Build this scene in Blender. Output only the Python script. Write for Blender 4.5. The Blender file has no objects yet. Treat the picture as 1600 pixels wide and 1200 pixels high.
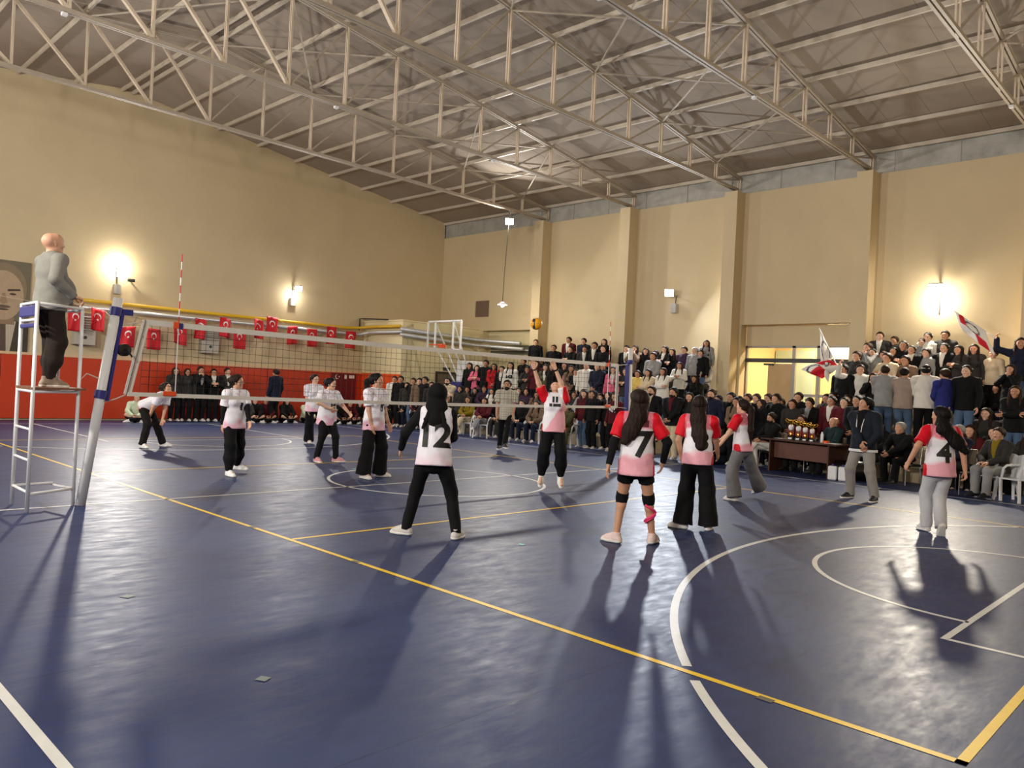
import bpy, bmesh, math, random
import numpy as np
from mathutils import Vector, Matrix
from mathutils.bvhtree import BVHTree

random.seed(7); RNG = np.random.default_rng(7)
SC = bpy.context.scene
COL = SC.collection

# ------------------------------------------------------------------ camera
YAW, PITCH, ROLL = 0.769352, 0.00457, 0.04935
CAMP = np.array([9.94584, -4.08755, 1.63111]); FPX = 1210.863
_f = np.array([-math.sin(YAW) * math.cos(PITCH), math.cos(YAW) * math.cos(PITCH), math.sin(PITCH)])
_r0 = np.array([math.cos(YAW), math.sin(YAW), 0.0]); _u0 = np.cross(_r0, _f)
_r = math.cos(ROLL) * _r0 + math.sin(ROLL) * _u0
_u = -math.sin(ROLL) * _r0 + math.cos(ROLL) * _u0
cam = bpy.data.cameras.new('camera'); camo = bpy.data.objects.new('camera', cam); COL.objects.link(camo)
camo.matrix_world = Matrix(((_r[0], _u[0], -_f[0], CAMP[0]), (_r[1], _u[1], -_f[1], CAMP[1]),
                            (_r[2], _u[2], -_f[2], CAMP[2]), (0, 0, 0, 1)))
cam.sensor_width = 36; cam.lens = FPX * 36 / 1600; cam.clip_end = 200; cam.clip_start = 0.05
SC.camera = camo

# pixel of the photograph -> point on the floor, on a wall plane ...
def _ray(x, y): return _f + _r * (x - 800) / FPX + _u * (600 - y) / FPX
def onz(x, y, z=0.0): d = _ray(x, y); return CAMP + d * (z - CAMP[2]) / d[2]
def onx(x, y, X): d = _ray(x, y); return CAMP + d * (X - CAMP[0]) / d[0]
def ony(x, y, Y): d = _ray(x, y); return CAMP + d * (Y - CAMP[1]) / d[1]

# ------------------------------------------------------------------ world, exposure
w = bpy.data.worlds.new('world'); SC.world = w; w.use_nodes = True
w.node_tree.nodes['Background'].inputs[0].default_value = (0.9, 0.85, 0.8, 1)
w.node_tree.nodes['Background'].inputs[1].default_value = 0.02
vs = SC.view_settings
vs.view_transform = 'Standard'; vs.look = 'None'; vs.exposure = 0.0; vs.gamma = 1.0; vs.use_curve_mapping = False
SC.cycles.use_denoising = True
SC.cycles.max_bounces = 6; SC.cycles.diffuse_bounces = 4; SC.cycles.glossy_bounces = 2
SC.cycles.transparent_max_bounces = 12
SC.cycles.caustics_reflective = False; SC.cycles.caustics_refractive = False
SC.cycles.sample_clamp_indirect = 6.0

# floodlights of the hall: position, aim, power (W), colour, kind of beam, size
WARM = (1.0, 0.90, 0.74); WHITE = (1.0, 0.96, 0.90); COOL = (0.86, 0.92, 1.0)
FLOODS = [
    # position, aim, W, colour, face size
    ((-15.32, 4.58, 4.55), (0, 3, 0.8), 300, WHITE, 0.34),
    ((-15.36, 10.65, 4.84), (-2, 7, 0.5), 150, WHITE, 0.26),
    ((-9.8, 15.75, 7.62), (1, 3, 0), 330, WHITE, 0.30),
    ((-3.99, 17.42, 4.95), (3, 2, 0.3), 400, COOL, 0.30),
    ((3.90, 17.40, 4.66), (7.5, 4, 0), 360, WARM, 0.34),
    ((11.9, 17.40, 4.70), (8, 4, 0), 260, WARM, 0.34),
    ((-9.0, -8.2, 5.6), (-6, 8, 5), 620, WHITE, 0.8),
    ((0.0, -8.2, 5.6), (-2, 9, 5), 700, WHITE, 0.8),
    ((9.0, -8.2, 5.6), (5, 10, 5), 620, WHITE, 0.8),
]

# ------------------------------------------------------------------ helpers
def tag(o, label=None, cat=None, group=None, kind=None):
    if label: o['label'] = label
    if cat: o['category'] = cat
    if group: o['group'] = group
    if kind: o['kind'] = kind
    return o

def empty(name, loc=(0, 0, 0), rz=0.0, label=None, cat=None, group=None):
    o = bpy.data.objects.new(name, None); COL.objects.link(o)
    o.location = Vector([float(v) for v in loc]); o.rotation_euler = (0, 0, rz); o.empty_display_size = 0.1
    return tag(o, label, cat, group)

class MB:
    def __init__(s): s.v = []; s.f = []
    def add(s, v, f):
        n = len(s.v); s.v += [tuple(float(c) for c in p) for p in v]; s.f += [tuple(i + n for i in q) for q in f]; return s
    def box(s, c, d):
        x, y, z = c; a, b, h = d[0] / 2, d[1] / 2, d[2] / 2
        return s.add([(x + i * a, y + j * b, z + k * h) for i in (-1, 1) for j in (-1, 1) for k in (-1, 1)],
                     [(0, 1, 3, 2), (4, 6, 7, 5), (0, 4, 5, 1), (2, 3, 7, 6), (0, 2, 6, 4), (1, 5, 7, 3)])
    def bx(s, lo, hi):
        return s.box([(lo[i] + hi[i]) / 2 for i in range(3)], [hi[i] - lo[i] for i in range(3)])
    def bar(s, p, q, w_, h_, up=(0, 0, 1)):
        p = np.array(p, float); q = np.array(q, float); d = (q - p) / np.linalg.norm(q - p)
        u = np.array(up, float)
        if abs(d @ u) > 0.99: u = np.array([1.0, 0, 0])
        a = np.cross(d, u); a /= np.linalg.norm(a); b = np.cross(a, d)
        vs_ = [e + a * i * w_ / 2 + b * j * h_ / 2 for e in (p, q) for i, j in ((-1, -1), (1, -1), (1, 1), (-1, 1))]
        return s.add(vs_, [(3, 2, 1, 0), (4, 5, 6, 7), (0, 1, 5, 4), (1, 2, 6, 5), (2, 3, 7, 6), (3, 0, 4, 7)])
    def tube(s, pts, r, n=8, cap=True):
        pts = [np.array(p, float) for p in pts]; m = len(pts)
        rr = r if hasattr(r, '__len__') else [r] * m
        vs_ = []; prev = None
        for i, p in enumerate(pts):
            d = pts[min(i + 1, m - 1)] - pts[max(i - 1, 0)]; d = d / (np.linalg.norm(d) + 1e-12)
            if prev is None:
                h = np.array([0, 0, 1.0]) if abs(d[2]) < 0.9 else np.array([1.0, 0, 0])
                a = np.cross(d, h)
            else: a = prev - d * (prev @ d)
            a /= np.linalg.norm(a); prev = a; b = np.cross(d, a)
            for k in range(n):
                t = 2 * math.pi * k / n; vs_.append(p + rr[i] * (math.cos(t) * a + math.sin(t) * b))
        fs = [(i * n + k, i * n + (k + 1) % n, (i + 1) * n + (k + 1) % n, (i + 1) * n + k) for i in range(m - 1) for k in range(n)]
        if cap: fs += [tuple(range(n - 1, -1, -1)), tuple((m - 1) * n + k for k in range(n))]
        return s.add(vs_, fs)
    def lathe(s, c, prof, n=16, axis=2):
        vs_ = []
        for r, z in prof:
            for k in range(n):
                t = 2 * math.pi * k / n; p = [r * math.cos(t), r * math.sin(t), z]
                if axis == 0: p = [p[2], p[0], p[1]]
                if axis == 1: p = [p[1], p[2], p[0]]
                vs_.append([c[i] + p[i] for i in range(3)])
        m = len(prof)
        fs = [(i * n + k, i * n + (k + 1) % n, (i + 1) * n + (k + 1) % n, (i + 1) * n + k) for i in range(m - 1) for k in range(n)]
        return s.add(vs_, fs + [tuple(range(n - 1, -1, -1)), tuple((m - 1) * n + k for k in range(n))])
    def prism(s, poly, z0, z1, frame=None):
        """polygon in a plane, extruded; frame = (origin, u, v, n)"""
        o, u, v, n = frame or ((0, 0, 0), (1, 0, 0), (0, 1, 0), (0, 0, 1))
        o, u, v, n = [np.array(t, float) for t in (o, u, v, n)]
        m = len(poly)
        vs_ = [o + u * a + v * b + n * z for z in (z0, z1) for a, b in poly]
        return s.add(vs_, [tuple(range(m - 1, -1, -1)), tuple(range(m, 2 * m))] + [(i, (i + 1) % m, m + (i + 1) % m, m + i) for i in range(m)])
    def mesh(s, name, smooth=False):
        me = bpy.data.meshes.new(name); me.from_pydata(s.v, [], s.f); me.update()
        if smooth: me.shade_smooth()
        return me
    def build(s, name, mat, parent=None, smooth=False, bevel=0.0, kind=None):
        me = s.mesh(name, smooth); o = bpy.data.objects.new(name, me); COL.objects.link(o)
        me.materials.append(mat)
        if parent is not None: o.parent = parent
        if bevel:
            b = o.modifiers.new('bevel', 'BEVEL'); b.width = bevel; b.segments = 2; b.limit_method = 'ANGLE'
        if kind: o['kind'] = kind
        return o

def struct(o): o['kind'] = 'structure'; return o

# ------------------------------------------------------------------ materials
MATS = {}
def srgb(r, g, b):
    return tuple((c / 255 / 12.92 if c / 255 <= 0.04045 else ((c / 255 + 0.055) / 1.055) ** 2.4) for c in (r, g, b)) + (1.0,)

def mat(name, rgb=(200, 200, 200), rough=0.6, metal=0.0, noise=0.0, scale=6.0, bump=0.0, bscale=30.0, spec=0.5, emit=None,
        estr=0.0, objcol=False, attr=None, alpha=1.0, coord='Object', rnoise=0.0):
    if name in MATS: return MATS[name]
    m = bpy.data.materials.new(name); m.use_nodes = True; nt = m.node_tree; b = nt.nodes['Principled BSDF']
    b.inputs['Roughness'].default_value = rough; b.inputs['Metallic'].default_value = metal
    b.inputs['Specular IOR Level'].default_value = spec
    base = srgb(*rgb); b.inputs['Base Color'].default_value = base
    tc = nt.nodes.new('ShaderNodeTexCoord')
    src = None
    if objcol:
        oi = nt.nodes.new('ShaderNodeObjectInfo'); src = oi.outputs['Color']
    if attr:
        at = nt.nodes.new('ShaderNodeAttribute'); at.attribute_name = attr; src = at.outputs['Color']
    if noise > 0 or rnoise > 0:
        nz = nt.nodes.new('ShaderNodeTexNoise'); nz.inputs['Scale'].default_value = scale; nz.inputs['Detail'].default_value = 6
        nz.inputs['Roughness'].default_value = 0.65
        nt.links.new(tc.outputs[coord], nz.inputs['Vector'])
    if noise > 0:
        mx = nt.nodes.new('ShaderNodeMix'); mx.data_type = 'RGBA'; mx.blend_type = 'MULTIPLY'; mx.inputs[0].default_value = 1.0
        if src is not None: nt.links.new(src, mx.inputs[6])
        else: mx.inputs[6].default_value = base
        mr = nt.nodes.new('ShaderNodeMapRange'); mr.inputs[1].default_value = 0.25; mr.inputs[2].default_value = 0.75
        mr.inputs[3].default_value = 1 - noise; mr.inputs[4].default_value = 1 + noise * 0.4
        nt.links.new(nz.outputs['Fac'], mr.inputs[0]); nt.links.new(mr.outputs[0], mx.inputs[7]); src = mx.outputs[2]
    if rnoise > 0:
        m2 = nt.nodes.new('ShaderNodeMapRange'); m2.inputs[1].default_value = 0.3; m2.inputs[2].default_value = 0.7
        m2.inputs[3].default_value = rough - rnoise; m2.inputs[4].default_value = rough + rnoise
        nt.links.new(nz.outputs['Fac'], m2.inputs[0]); nt.links.new(m2.outputs[0], b.inputs['Roughness'])
    if src is not None: nt.links.new(src, b.inputs['Base Color'])
    if bump > 0:
        n2 = nt.nodes.new('ShaderNodeTexNoise'); n2.inputs['Scale'].default_value = bscale; n2.inputs['Detail'].default_value = 4
        nt.links.new(tc.outputs[coord], n2.inputs['Vector'])
        bp = nt.nodes.new('ShaderNodeBump'); bp.inputs['Strength'].default_value = bump; bp.inputs['Distance'].default_value = 0.02
        nt.links.new(n2.outputs['Fac'], bp.inputs['Height']); nt.links.new(bp.outputs['Normal'], b.inputs['Normal'])
    if emit:
        b.inputs['Emission Color'].default_value = srgb(*emit); b.inputs['Emission Strength'].default_value = estr
    if alpha < 1: b.inputs['Alpha'].default_value = alpha
    MATS[name] = m; return m

M_WALL = mat('beige_paint', (212, 193, 155), 0.75, noise=0.10, scale=0.5, bump=0.06, bscale=40)
M_WALL2 = mat('cream_paint', (224, 210, 168), 0.75, noise=0.10, scale=0.6, bump=0.05, bscale=40)
M_CONC = mat('bleacher_concrete', (168, 150, 122), 0.8, noise=0.15, scale=2.0)
M_ORANGE = mat('orange_pad', (205, 62, 22), 0.5, noise=0.10, scale=1.5, bump=0.05, bscale=8)
M_ORANGE2 = mat('bright_orange_pad', (228, 82, 26), 0.5, noise=0.08, scale=1.5)
M_STEEL = mat('cream_steel', (214, 198, 176), 0.55, noise=0.14, scale=3.0)
M_PURLIN = mat('purlin_steel', (208, 196, 178), 0.55, noise=0.14, scale=3.0)
M_ZINC = mat('zinc_sheet', (182, 180, 172), 0.5, metal=0.1, noise=0.35, scale=2.2)
M_CHORD = mat('grey_cream_steel', (176, 163, 145), 0.55, noise=0.14, scale=3.0)
M_WHITE = mat('white_metal', (232, 232, 232), 0.4, noise=0.05)
M_CHROME = mat('chrome', (200, 200, 205), 0.2, metal=1.0)
M_BLACK = mat('black_plastic', (16, 16, 17), 0.45)
M_BLUE = mat('blue_pad', (38, 40, 120), 0.5, noise=0.1)
M_WOOD = mat('brown_board', (122, 78, 52), 0.55, noise=0.2, scale=8)
M_DESK = mat('dark_walnut', (70, 38, 30), 0.35, noise=0.2, scale=5)
M_DESK2 = mat('mid_walnut', (98, 62, 50), 0.4, noise=0.2, scale=5)
M_PLASTIC = mat('white_plastic', (232, 234, 236), 0.35)
M_GREYBOX = mat('grey_enamel', (186, 180, 166), 0.5, noise=0.08)
M_DARKGREY = mat('dark_grey', (60, 58, 56), 0.5)
M_YPIPE = mat('yellow_pipe', (232, 186, 40), 0.4, noise=0.08)
M_SPIPE = mat('silver_pipe', (206, 206, 206), 0.35, metal=0.4, noise=0.15)
M_RED = mat('flag_red', (212, 20, 34), 0.65, noise=0.06)
M_FWHITE = mat('flag_white', (240, 238, 236), 0.65)
M_GOLD = mat('gold', (220, 170, 70), 0.22, metal=1.0)
M_MAROON = mat('trophy_red', (120, 14, 20), 0.25)
M_BROWN = mat('brown_grille', (122, 98, 82), 0.6)
M_TAPE = mat('net_tape', (226, 222, 214), 0.6, noise=0.06, scale=10)
M_CORD = mat('net_cord', (38, 36, 34), 0.7)
M_ROPE = mat('pale_rope', (214, 204, 190), 0.7)
M_AORANGE = mat('orange_strap', (235, 84, 24), 0.5)
M_LAMP = mat('lamp_glow', (255, 250, 240), 0.4, emit=(255, 246, 228), estr=60.0)
M_LAMPC = mat('lamp_glow_cool', (245, 250, 255), 0.4, emit=(226, 236, 255), estr=60.0)
M_LAMPH = mat('lamp_housing', (175, 172, 166), 0.5)
M_ALU = mat('aluminium_frame', (150, 144, 134), 0.4, metal=0.3)
M_DOORLEAF = mat('tan_door', (206, 172, 122), 0.55, noise=0.06)

# roof deck: ribbed sheet seen from below
def deck_material():
    m = mat('roof_deck', (166, 154, 140), 0.9, spec=.1, noise=0.05, scale=0.7)
    nt = m.node_tree; b = nt.nodes['Principled BSDF']; tc = nt.nodes.new('ShaderNodeTexCoord')
    wv = nt.nodes.new('ShaderNodeTexWave'); wv.wave_type = 'BANDS'; wv.bands_direction = 'X'; wv.inputs['Scale'].default_value = 0.32
    wv.wave_profile = 'SAW'
    nt.links.new(tc.outputs['Object'], wv.inputs['Vector'])
    rp = nt.nodes.new('ShaderNodeMapRange'); rp.inputs[1].default_value = 0.985; rp.inputs[2].default_value = 1.0; rp.inputs[3].default_value = 0; rp.inputs[4].default_value = 1
    nt.links.new(wv.outputs['Fac'], rp.inputs[0])
    bp = nt.nodes.new('ShaderNodeBump'); bp.inputs['Strength'].default_value = 0.6; bp.inputs['Distance'].default_value = 0.03; bp.invert = True
    nt.links.new(rp.outputs[0], bp.inputs['Height']); nt.links.new(bp.outputs['Normal'], b.inputs['Normal'])
    return m
M_DECK = deck_material()

# blue sports floor: vinyl with seams, scuffs and uneven gloss
def floor_material():
    m = bpy.data.materials.new('blue_vinyl'); m.use_nodes = True; nt = m.node_tree; b = nt.nodes['Principled BSDF']
    L = nt.links; N = nt.nodes.new
    tc = N('ShaderNodeTexCoord'); mp = N('ShaderNodeMapping'); mp.inputs['Scale'].default_value = (1.0, 0.35, 1)
    L.new(tc.outputs['Object'], mp.inputs[0])
    n1 = N('ShaderNodeTexNoise'); n1.inputs['Scale'].default_value = 0.55; n1.inputs['Detail'].default_value = 5; L.new(tc.outputs['Object'], n1.inputs['Vector'])
    n2 = N('ShaderNodeTexNoise'); n2.inputs['Scale'].default_value = 9; n2.inputs['Detail'].default_value = 8; n2.inputs['Roughness'].default_value = 0.75; L.new(mp.outputs[0], n2.inputs['Vector'])
    cr = N('ShaderNodeValToRGB'); cr.color_ramp.elements[0].color = srgb(36, 48, 88); cr.color_ramp.elements[1].color = srgb(52, 66, 108)
    cr.color_ramp.elements[0].position = 0.3; cr.color_ramp.elements[1].position = 0.72
    L.new(n1.outputs['Fac'], cr.inputs[0])
    mx = N('ShaderNodeMix'); mx.data_type = 'RGBA'; mx.blend_type = 'MULTIPLY'; mx.inputs[0].default_value = 1
    mr = N('ShaderNodeMapRange'); mr.inputs[1].default_value = 0.3; mr.inputs[2].default_value = 0.7; mr.inputs[3].default_value = 0.82; mr.inputs[4].default_value = 1.12
    L.new(n2.outputs['Fac'], mr.inputs[0]); L.new(cr.outputs[0], mx.inputs[6]); L.new(mr.outputs[0], mx.inputs[7])
    # seams of the rolls every 1.5 m along X
    sx = N('ShaderNodeSeparateXYZ'); L.new(tc.outputs['Object'], sx.inputs[0])
    md = N('ShaderNodeMath'); md.operation = 'PINGPONG'; md.inputs[1].default_value = 0.9; L.new(sx.outputs['X'], md.inputs[0])
    lt = N('ShaderNodeMath'); lt.operation = 'LESS_THAN'; lt.inputs[1].default_value = 0.004; L.new(md.outputs[0], lt.inputs[0])
    m3 = N('ShaderNodeMix'); m3.data_type = 'RGBA'; m3.inputs[7].default_value = srgb(24, 28, 48)
    mul = N('ShaderNodeMath'); mul.operation = 'MULTIPLY'; mul.inputs[1].default_value = 0.6; L.new(lt.outputs[0], mul.inputs[0])
    L.new(mul.outputs[0], m3.inputs[0]); L.new(mx.outputs[2], m3.inputs[6]); L.new(m3.outputs[2], b.inputs['Base Color'])
    r1 = N('ShaderNodeMapRange'); r1.inputs[1].default_value = 0.3; r1.inputs[2].default_value = 0.75; r1.inputs[3].default_value = 0.36; r1.inputs[4].default_value = 0.58
    L.new(n2.outputs['Fac'], r1.inputs[0]); L.new(r1.outputs[0], b.inputs['Roughness'])
    b.inputs['Specular IOR Level'].default_value = 0.28
    n4 = N('ShaderNodeTexNoise'); n4.inputs['Scale'].default_value = 26; n4.inputs['Detail'].default_value = 5; L.new(mp.outputs[0], n4.inputs['Vector'])
    bp = N('ShaderNodeBump'); bp.inputs['Strength'].default_value = 0.10; bp.inputs['Distance'].default_value = 0.01
    L.new(n4.outputs['Fac'], bp.inputs['Height']); L.new(bp.outputs['Normal'], b.inputs['Normal'])
    return m
M_FLOOR = floor_material()
M_YLINE = mat('yellow_line', (242, 202, 46), 0.45, noise=0.12, scale=5)
M_WLINE = mat('white_line', (222, 222, 218), 0.45, noise=0.14, scale=5)

def glass_material():
    m = bpy.data.materials.new('clear_glass'); m.use_nodes = True; nt = m.node_tree
    for n in list(nt.nodes):
        if n.type != 'OUTPUT_MATERIAL': nt.nodes.remove(n)
    out = [n for n in nt.nodes if n.type == 'OUTPUT_MATERIAL'][0]
    t = nt.nodes.new('ShaderNodeBsdfTransparent'); t.inputs[0].default_value = (0.93, 0.95, 0.93, 1)
    g = nt.nodes.new('ShaderNodeBsdfGlossy'); g.inputs['Roughness'].default_value = 0.08
    x = nt.nodes.new('ShaderNodeMixShader'); x.inputs[0].default_value = 0.10
    nt.links.new(t.outputs[0], x.inputs[1]); nt.links.new(g.outputs[0], x.inputs[2]); nt.links.new(x.outputs[0], out.inputs[0])
    return m
M_GLASS = glass_material()
# ------------------------------------------------------------------ the hall
XL, XR, YB, YN = -15.8, 15.8, 17.85, -8.65
ZW, ZE, ZR, YRIDGE = 7.95, 8.62, 10.34, 4.6
floor = struct(MB().bx((XL - .3, YN - .3, -0.2), (XR + .3, YB + 3.2, 0)).build('floor', M_FLOOR))
lineh = 0.002
def line_strip(name, p, q, w_, m):
    p = np.array([p[0], p[1], 0.0]); q = np.array([q[0], q[1], 0.0]); d = (q - p) / np.linalg.norm(q - p); n = np.array([-d[1], d[0], 0]) * w_ / 2
    b = MB(); z = np.array([0, 0, lineh]); b.add([p - n + z, q - n + z, q + n + z, p + n + z], [(0, 1, 2, 3)])
    return b.build(name, m, floor)
def line_arc(name, c, r, a0, a1, w_, m, n=72, skip=None):
    b = MB()
    for i in range(n):
        t0, t1 = [math.radians(a0 + (a1 - a0) * (i + k) / n) for k in (0, 1)]
        mid = c[1] + r * math.sin((t0 + t1) / 2)
        if skip and skip(c[0] + r * math.cos((t0 + t1) / 2), mid): continue
        b.add([(c[0] + (r - w_ / 2) * math.cos(t0), c[1] + (r - w_ / 2) * math.sin(t0), lineh), (c[0] + (r + w_ / 2) * math.cos(t0), c[1] + (r + w_ / 2) * math.sin(t0), lineh),
               (c[0] + (r + w_ / 2) * math.cos(t1), c[1] + (r + w_ / 2) * math.sin(t1), lineh), (c[0] + (r - w_ / 2) * math.cos(t1), c[1] + (r - w_ / 2) * math.sin(t1), lineh)], [(0, 1, 2, 3)])
    return b.build(name, m, floor)
W5 = 0.05
for p, q in (((-9, 0), (9.025, 0)), ((-9, 9), (9, 9)), ((9, -.025), (9, 9)), ((-9, 0), (-9, 9)), ((3, 0.03), (3, 9)), ((-3, 0.03), (-3, 9))):
    line_strip('yellow_line', p, q, W5, M_YLINE)
for s in (-1, 1):
    line_strip('white_line', (s * 8.38, 2.05), (s * 8.38, 6.95), W5, M_WLINE)
    for y in (2.07, 6.93): line_strip('white_line', (s * 8.40, y), (s * 14.1, y), W5, M_WLINE)
    line_strip('white_line', (s * 14.1, -3.03), (s * 14.1, 12.05), W5, M_WLINE)
    line_arc('white_arc', (s * 8.38, 4.5), 1.8, 90 if s > 0 else -90, 270 if s > 0 else 90, W5, M_WLINE)
    line_arc('white_arc', (s * 12.6, 4.5), 6.75, 102 if s > 0 else -78, 258 if s > 0 else 78, 0.06, M_WLINE, n=160,
             skip=lambda x, y: abs(y) < 0.06 or abs(y - 9) < 0.05 or abs(abs(x) - 9) < 0.04)
    for e in (-1, 1): line_strip('white_line', (s * (12.6 - 1.40), 4.5 + e * 6.6), (s * 14.1, 4.5 + e * 6.6), W5, M_WLINE)
line_strip('white_line', (-14.1, -3.03), (14.1, -3.03), W5, M_WLINE)
line_strip('white_line', (-14.1, 12.05), (14.1, 12.05), W5, M_WLINE)
line_strip('white_line', (0, -3.03), (0, 12.05), W5, M_WLINE)
line_arc('white_arc', (0, 4.5), 1.8, 0, 360, W5, M_WLINE, n=96)
# tape repairs stuck on the floor
M_TP1 = mat('grey_tape', (112, 122, 118), 0.5); M_TP2 = mat('teal_tape', (96, 200, 190), 0.5); M_TP3 = mat('dark_tape', (96, 92, 70), 0.5)
def patch(px, py, a, b, ang, m):
    c = onz(px, py); ca, sa = math.cos(ang), math.sin(ang)
    MB().add([(c[0] + ca * i * a - sa * j * b, c[1] + sa * i * a + ca * j * b, 0.003) for i, j in ((-1, -1), (1, -1), (1, 1), (-1, 1))], [(0, 1, 2, 3)]).build('tape_patch', m, floor)
patch(411, 1061, .032, .03, .5, M_TP1); patch(199, 932, .04, .035, .4, M_TP1); patch(815, 851, .03, .03, .3, M_TP2)
patch(1196, 1093, .045, .026, 0, M_TP3); patch(555, 878, .05, .026, 0, M_TP3); patch(394, 824, .05, .026, 0, M_TP3); patch(554, 733, .04, .05, 0, M_TP2)

# end wall with its gable
g = [(YN, 0), (YB, 0), (YB, ZE), (YRIDGE, ZR), (YN, ZE)]
wl = struct(MB().prism(g, 0, 0.3, ((XL, 0, 0), (0, 1, 0), (0, 0, 1), (-1, 0, 0))).build('wall_left', M_WALL))
wr = struct(MB().prism(g, 0, 0.3, ((XR, 0, 0), (0, 1, 0), (0, 0, 1), (1, 0, 0))).build('wall_right', M_WALL))
wn = struct(MB().bx((XL, YN - .3, 0), (XR, YN, ZE)).build('wall_near', M_WALL))
# back wall with two recessed bays
R1 = (-13.1, -10.05); R2 = (-1.62, 1.82); ZL = 3.9
b = MB()
b.bx((XL, YB, ZL), (XR, YB + .35, ZW))
for x0, x1 in ((XL, R1[0]), (R1[1], R2[0]), (R2[1], XR)): b.bx((x0, YB, 0), (x1, YB + .35, ZL))
wb = struct(b.build('wall_back', M_WALL))
MB().bx((R1[0] - .1, YB + .35, 0), (R1[1] + .1, YB + .5, 3.95)).build('recess_panel', M_WALL2, wb)
MB().bx((XL, YB + .05, ZW), (XR, YB + .12, ZE + .05)).build('metal_strip', M_ZINC, wb)
# joints of the metal strip below the eave
for i in range(20):
    x = XL + 1.6 * (i + .5); MB().bx((x - .02, YB + .03, ZW), (x + .02, YB + .05, ZE)).build('strip_joint', M_ZINC, wb)
CX = [-9.8, -5.85, -1.9, 2.05, 6.0, 9.95, 13.9]
for x in CX:
    MB().bx((x - .21, YB - .5, 0), (x + .21, YB, ZW)).build('pilaster', M_WALL, wb)
    MB().bx((x - .21, YN, 0), (x + .21, YN + .5, ZW)).build('pilaster', M_WALL, wn)
# window strip and shelf inside the left recess
MB().bx((-12.9, YB + .30, 2.95), (-10.2, YB + .36, 3.32)).build('transom_pane', mat('dim_glass', (96, 98, 84), 0.3), wb)
MB().bx((-12.9, YB + .26, 3.10), (-10.2, YB + .31, 3.14)).build('transom_bar', M_WHITE, wb)
# brown ventilation grille high on the back wall
gr = empty('ventilation_grille', (-13.2, YB - .02, 4.8), 0, 'brown square ventilation grille high on the back wall by the corner', 'grille')
gr_f = MB().bx((-.38, -.015, -.33), (.38, .02, .33)).build('frame', M_BROWN, gr)
for k in range(8): MB().box((0, -.025, -.28 + k * .08), (.68, .02, .05)).build('slat', M_BROWN, gr)

# roof
def roofz(y): return ZR - (ZR - ZE) * abs(y - YRIDGE) / (YB - YRIDGE)
SL = (ZR - ZE) / (YB - YRIDGE)
b = MB(); t = .08
prof = [(YN - .4, roofz(YN - .4)), (YRIDGE, ZR), (YB + .4, roofz(YB + .4)), (YB + .4, roofz(YB + .4) + t), (YRIDGE, ZR + t), (YN - .4, roofz(YN - .4) + t)]
ceiling = struct(MB().prism(prof, XL - .3, XR + .3, ((0, 0, 0), (0, 1, 0), (0, 0, 1), (1, 0, 0))).build('ceiling', M_DECK))
NP = 9; DN = (YB - YRIDGE) / NP
nodes = [YRIDGE + DN * k for k in range(-NP, NP + 1)]
pm = None
for y in nodes:
    for dy in ((0.0,) if abs(y - YRIDGE) > .1 else (-.16, .16)):
        z = roofz(y + dy) - .055
        yy = y + dy - (.05 if y > YRIDGE + 1 and abs(y - nodes[-1]) < .01 else 0)
        if pm is None:
            o = MB().box((0, 0, 0), (XR - XL, .055, .10)).build('purlin', M_PURLIN, ceiling); pm = o.data
        else:
            o = bpy.data.objects.new('purlin', pm); COL.objects.link(o); o.parent = ceiling
        o.location = (0, yy, z)
# translucent corrugated strip in the roof
b = MB()
for k in range(26):
    x = 4.2 + k * .045; p0 = np.array([x, 10.0, roofz(10.0) - .02]); p1 = np.array([x, 8.0, roofz(8.0) - .02]); b.tube([p0, p1], .016, 6)
b.build('skylight_ribs', mat('skylight_sheet', (200, 196, 180), 0.5), ceiling, kind='stuff')

# trusses: double-angle members, one object for each member
ZB = 8.06
def topz(y): return roofz(y) - .19
tr_label = 'cream steel roof truss of paired angle bars spanning the hall above the court'
def truss(x):
    t_ = empty('roof_truss', (x, YB, ZB), 0, tr_label, 'truss', 'roof trusses')
    loc = lambda y, z: (0, y - YB, z - ZB)
    for s_ in (-1, 1):
        ye = YB if s_ > 0 else YN
        m_ = MB()
        for dx in (-.04, .04): m_.bar((dx, YRIDGE - YB, topz(YRIDGE) - ZB), (dx, ye + s_ * .1 - YB, topz(ye + s_ * .1) - ZB), .05, .075)
        m_.build('top_chord', M_CHORD, t_)
    m_ = MB()
    for dx in (-.04, .04): m_.bar((dx, YN + .2 - YB, 0), (dx, -.2, 0), .05, .075)
    m_.build('bottom_chord', M_CHORD, t_)
    for k in range(-NP, NP + 1):
        y = nodes[k + NP]
        if abs(k) == NP: y -= .03 * (1 if k > 0 else -1)
        z0, z1 = ZB, topz(y)
        m_ = MB()
        for dx in (-.034, .034): m_.box((dx, y - YB, (z1 - z0) / 2), (.034, .045, z1 - z0 - .04))
        m_.build('web_vertical', M_STEEL, t_)
        if k != 0:
            s_ = 1 if k > 0 else -1
            yi = nodes[k - s_ + NP]      # ridge-ward node
            MB().bar((0, yi - YB, .03), (0, y - YB, topz(y) - ZB - .03), .085 if k < 0 else .04, .06 if k < 0 else .04).build('web_diagonal', M_STEEL if k < 0 else M_CHORD, t_)
            if k % 2 == 0: MB().box((0, y - YB, .02), (.012, .2, .14)).build('gusset_plate', M_STEEL, t_)
    return t_
NTH = ['first', 'second', 'third', 'fourth', 'fifth', 'sixth', 'seventh', 'eighth', 'ninth', 'tenth', 'eleventh', 'twelfth', 'thirteenth', 'fourteenth']
for i_, x in enumerate(CX): truss(x)['label'] = 'cream steel roof truss resting on the %s pilaster from the corner room' % NTH[i_]
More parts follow.
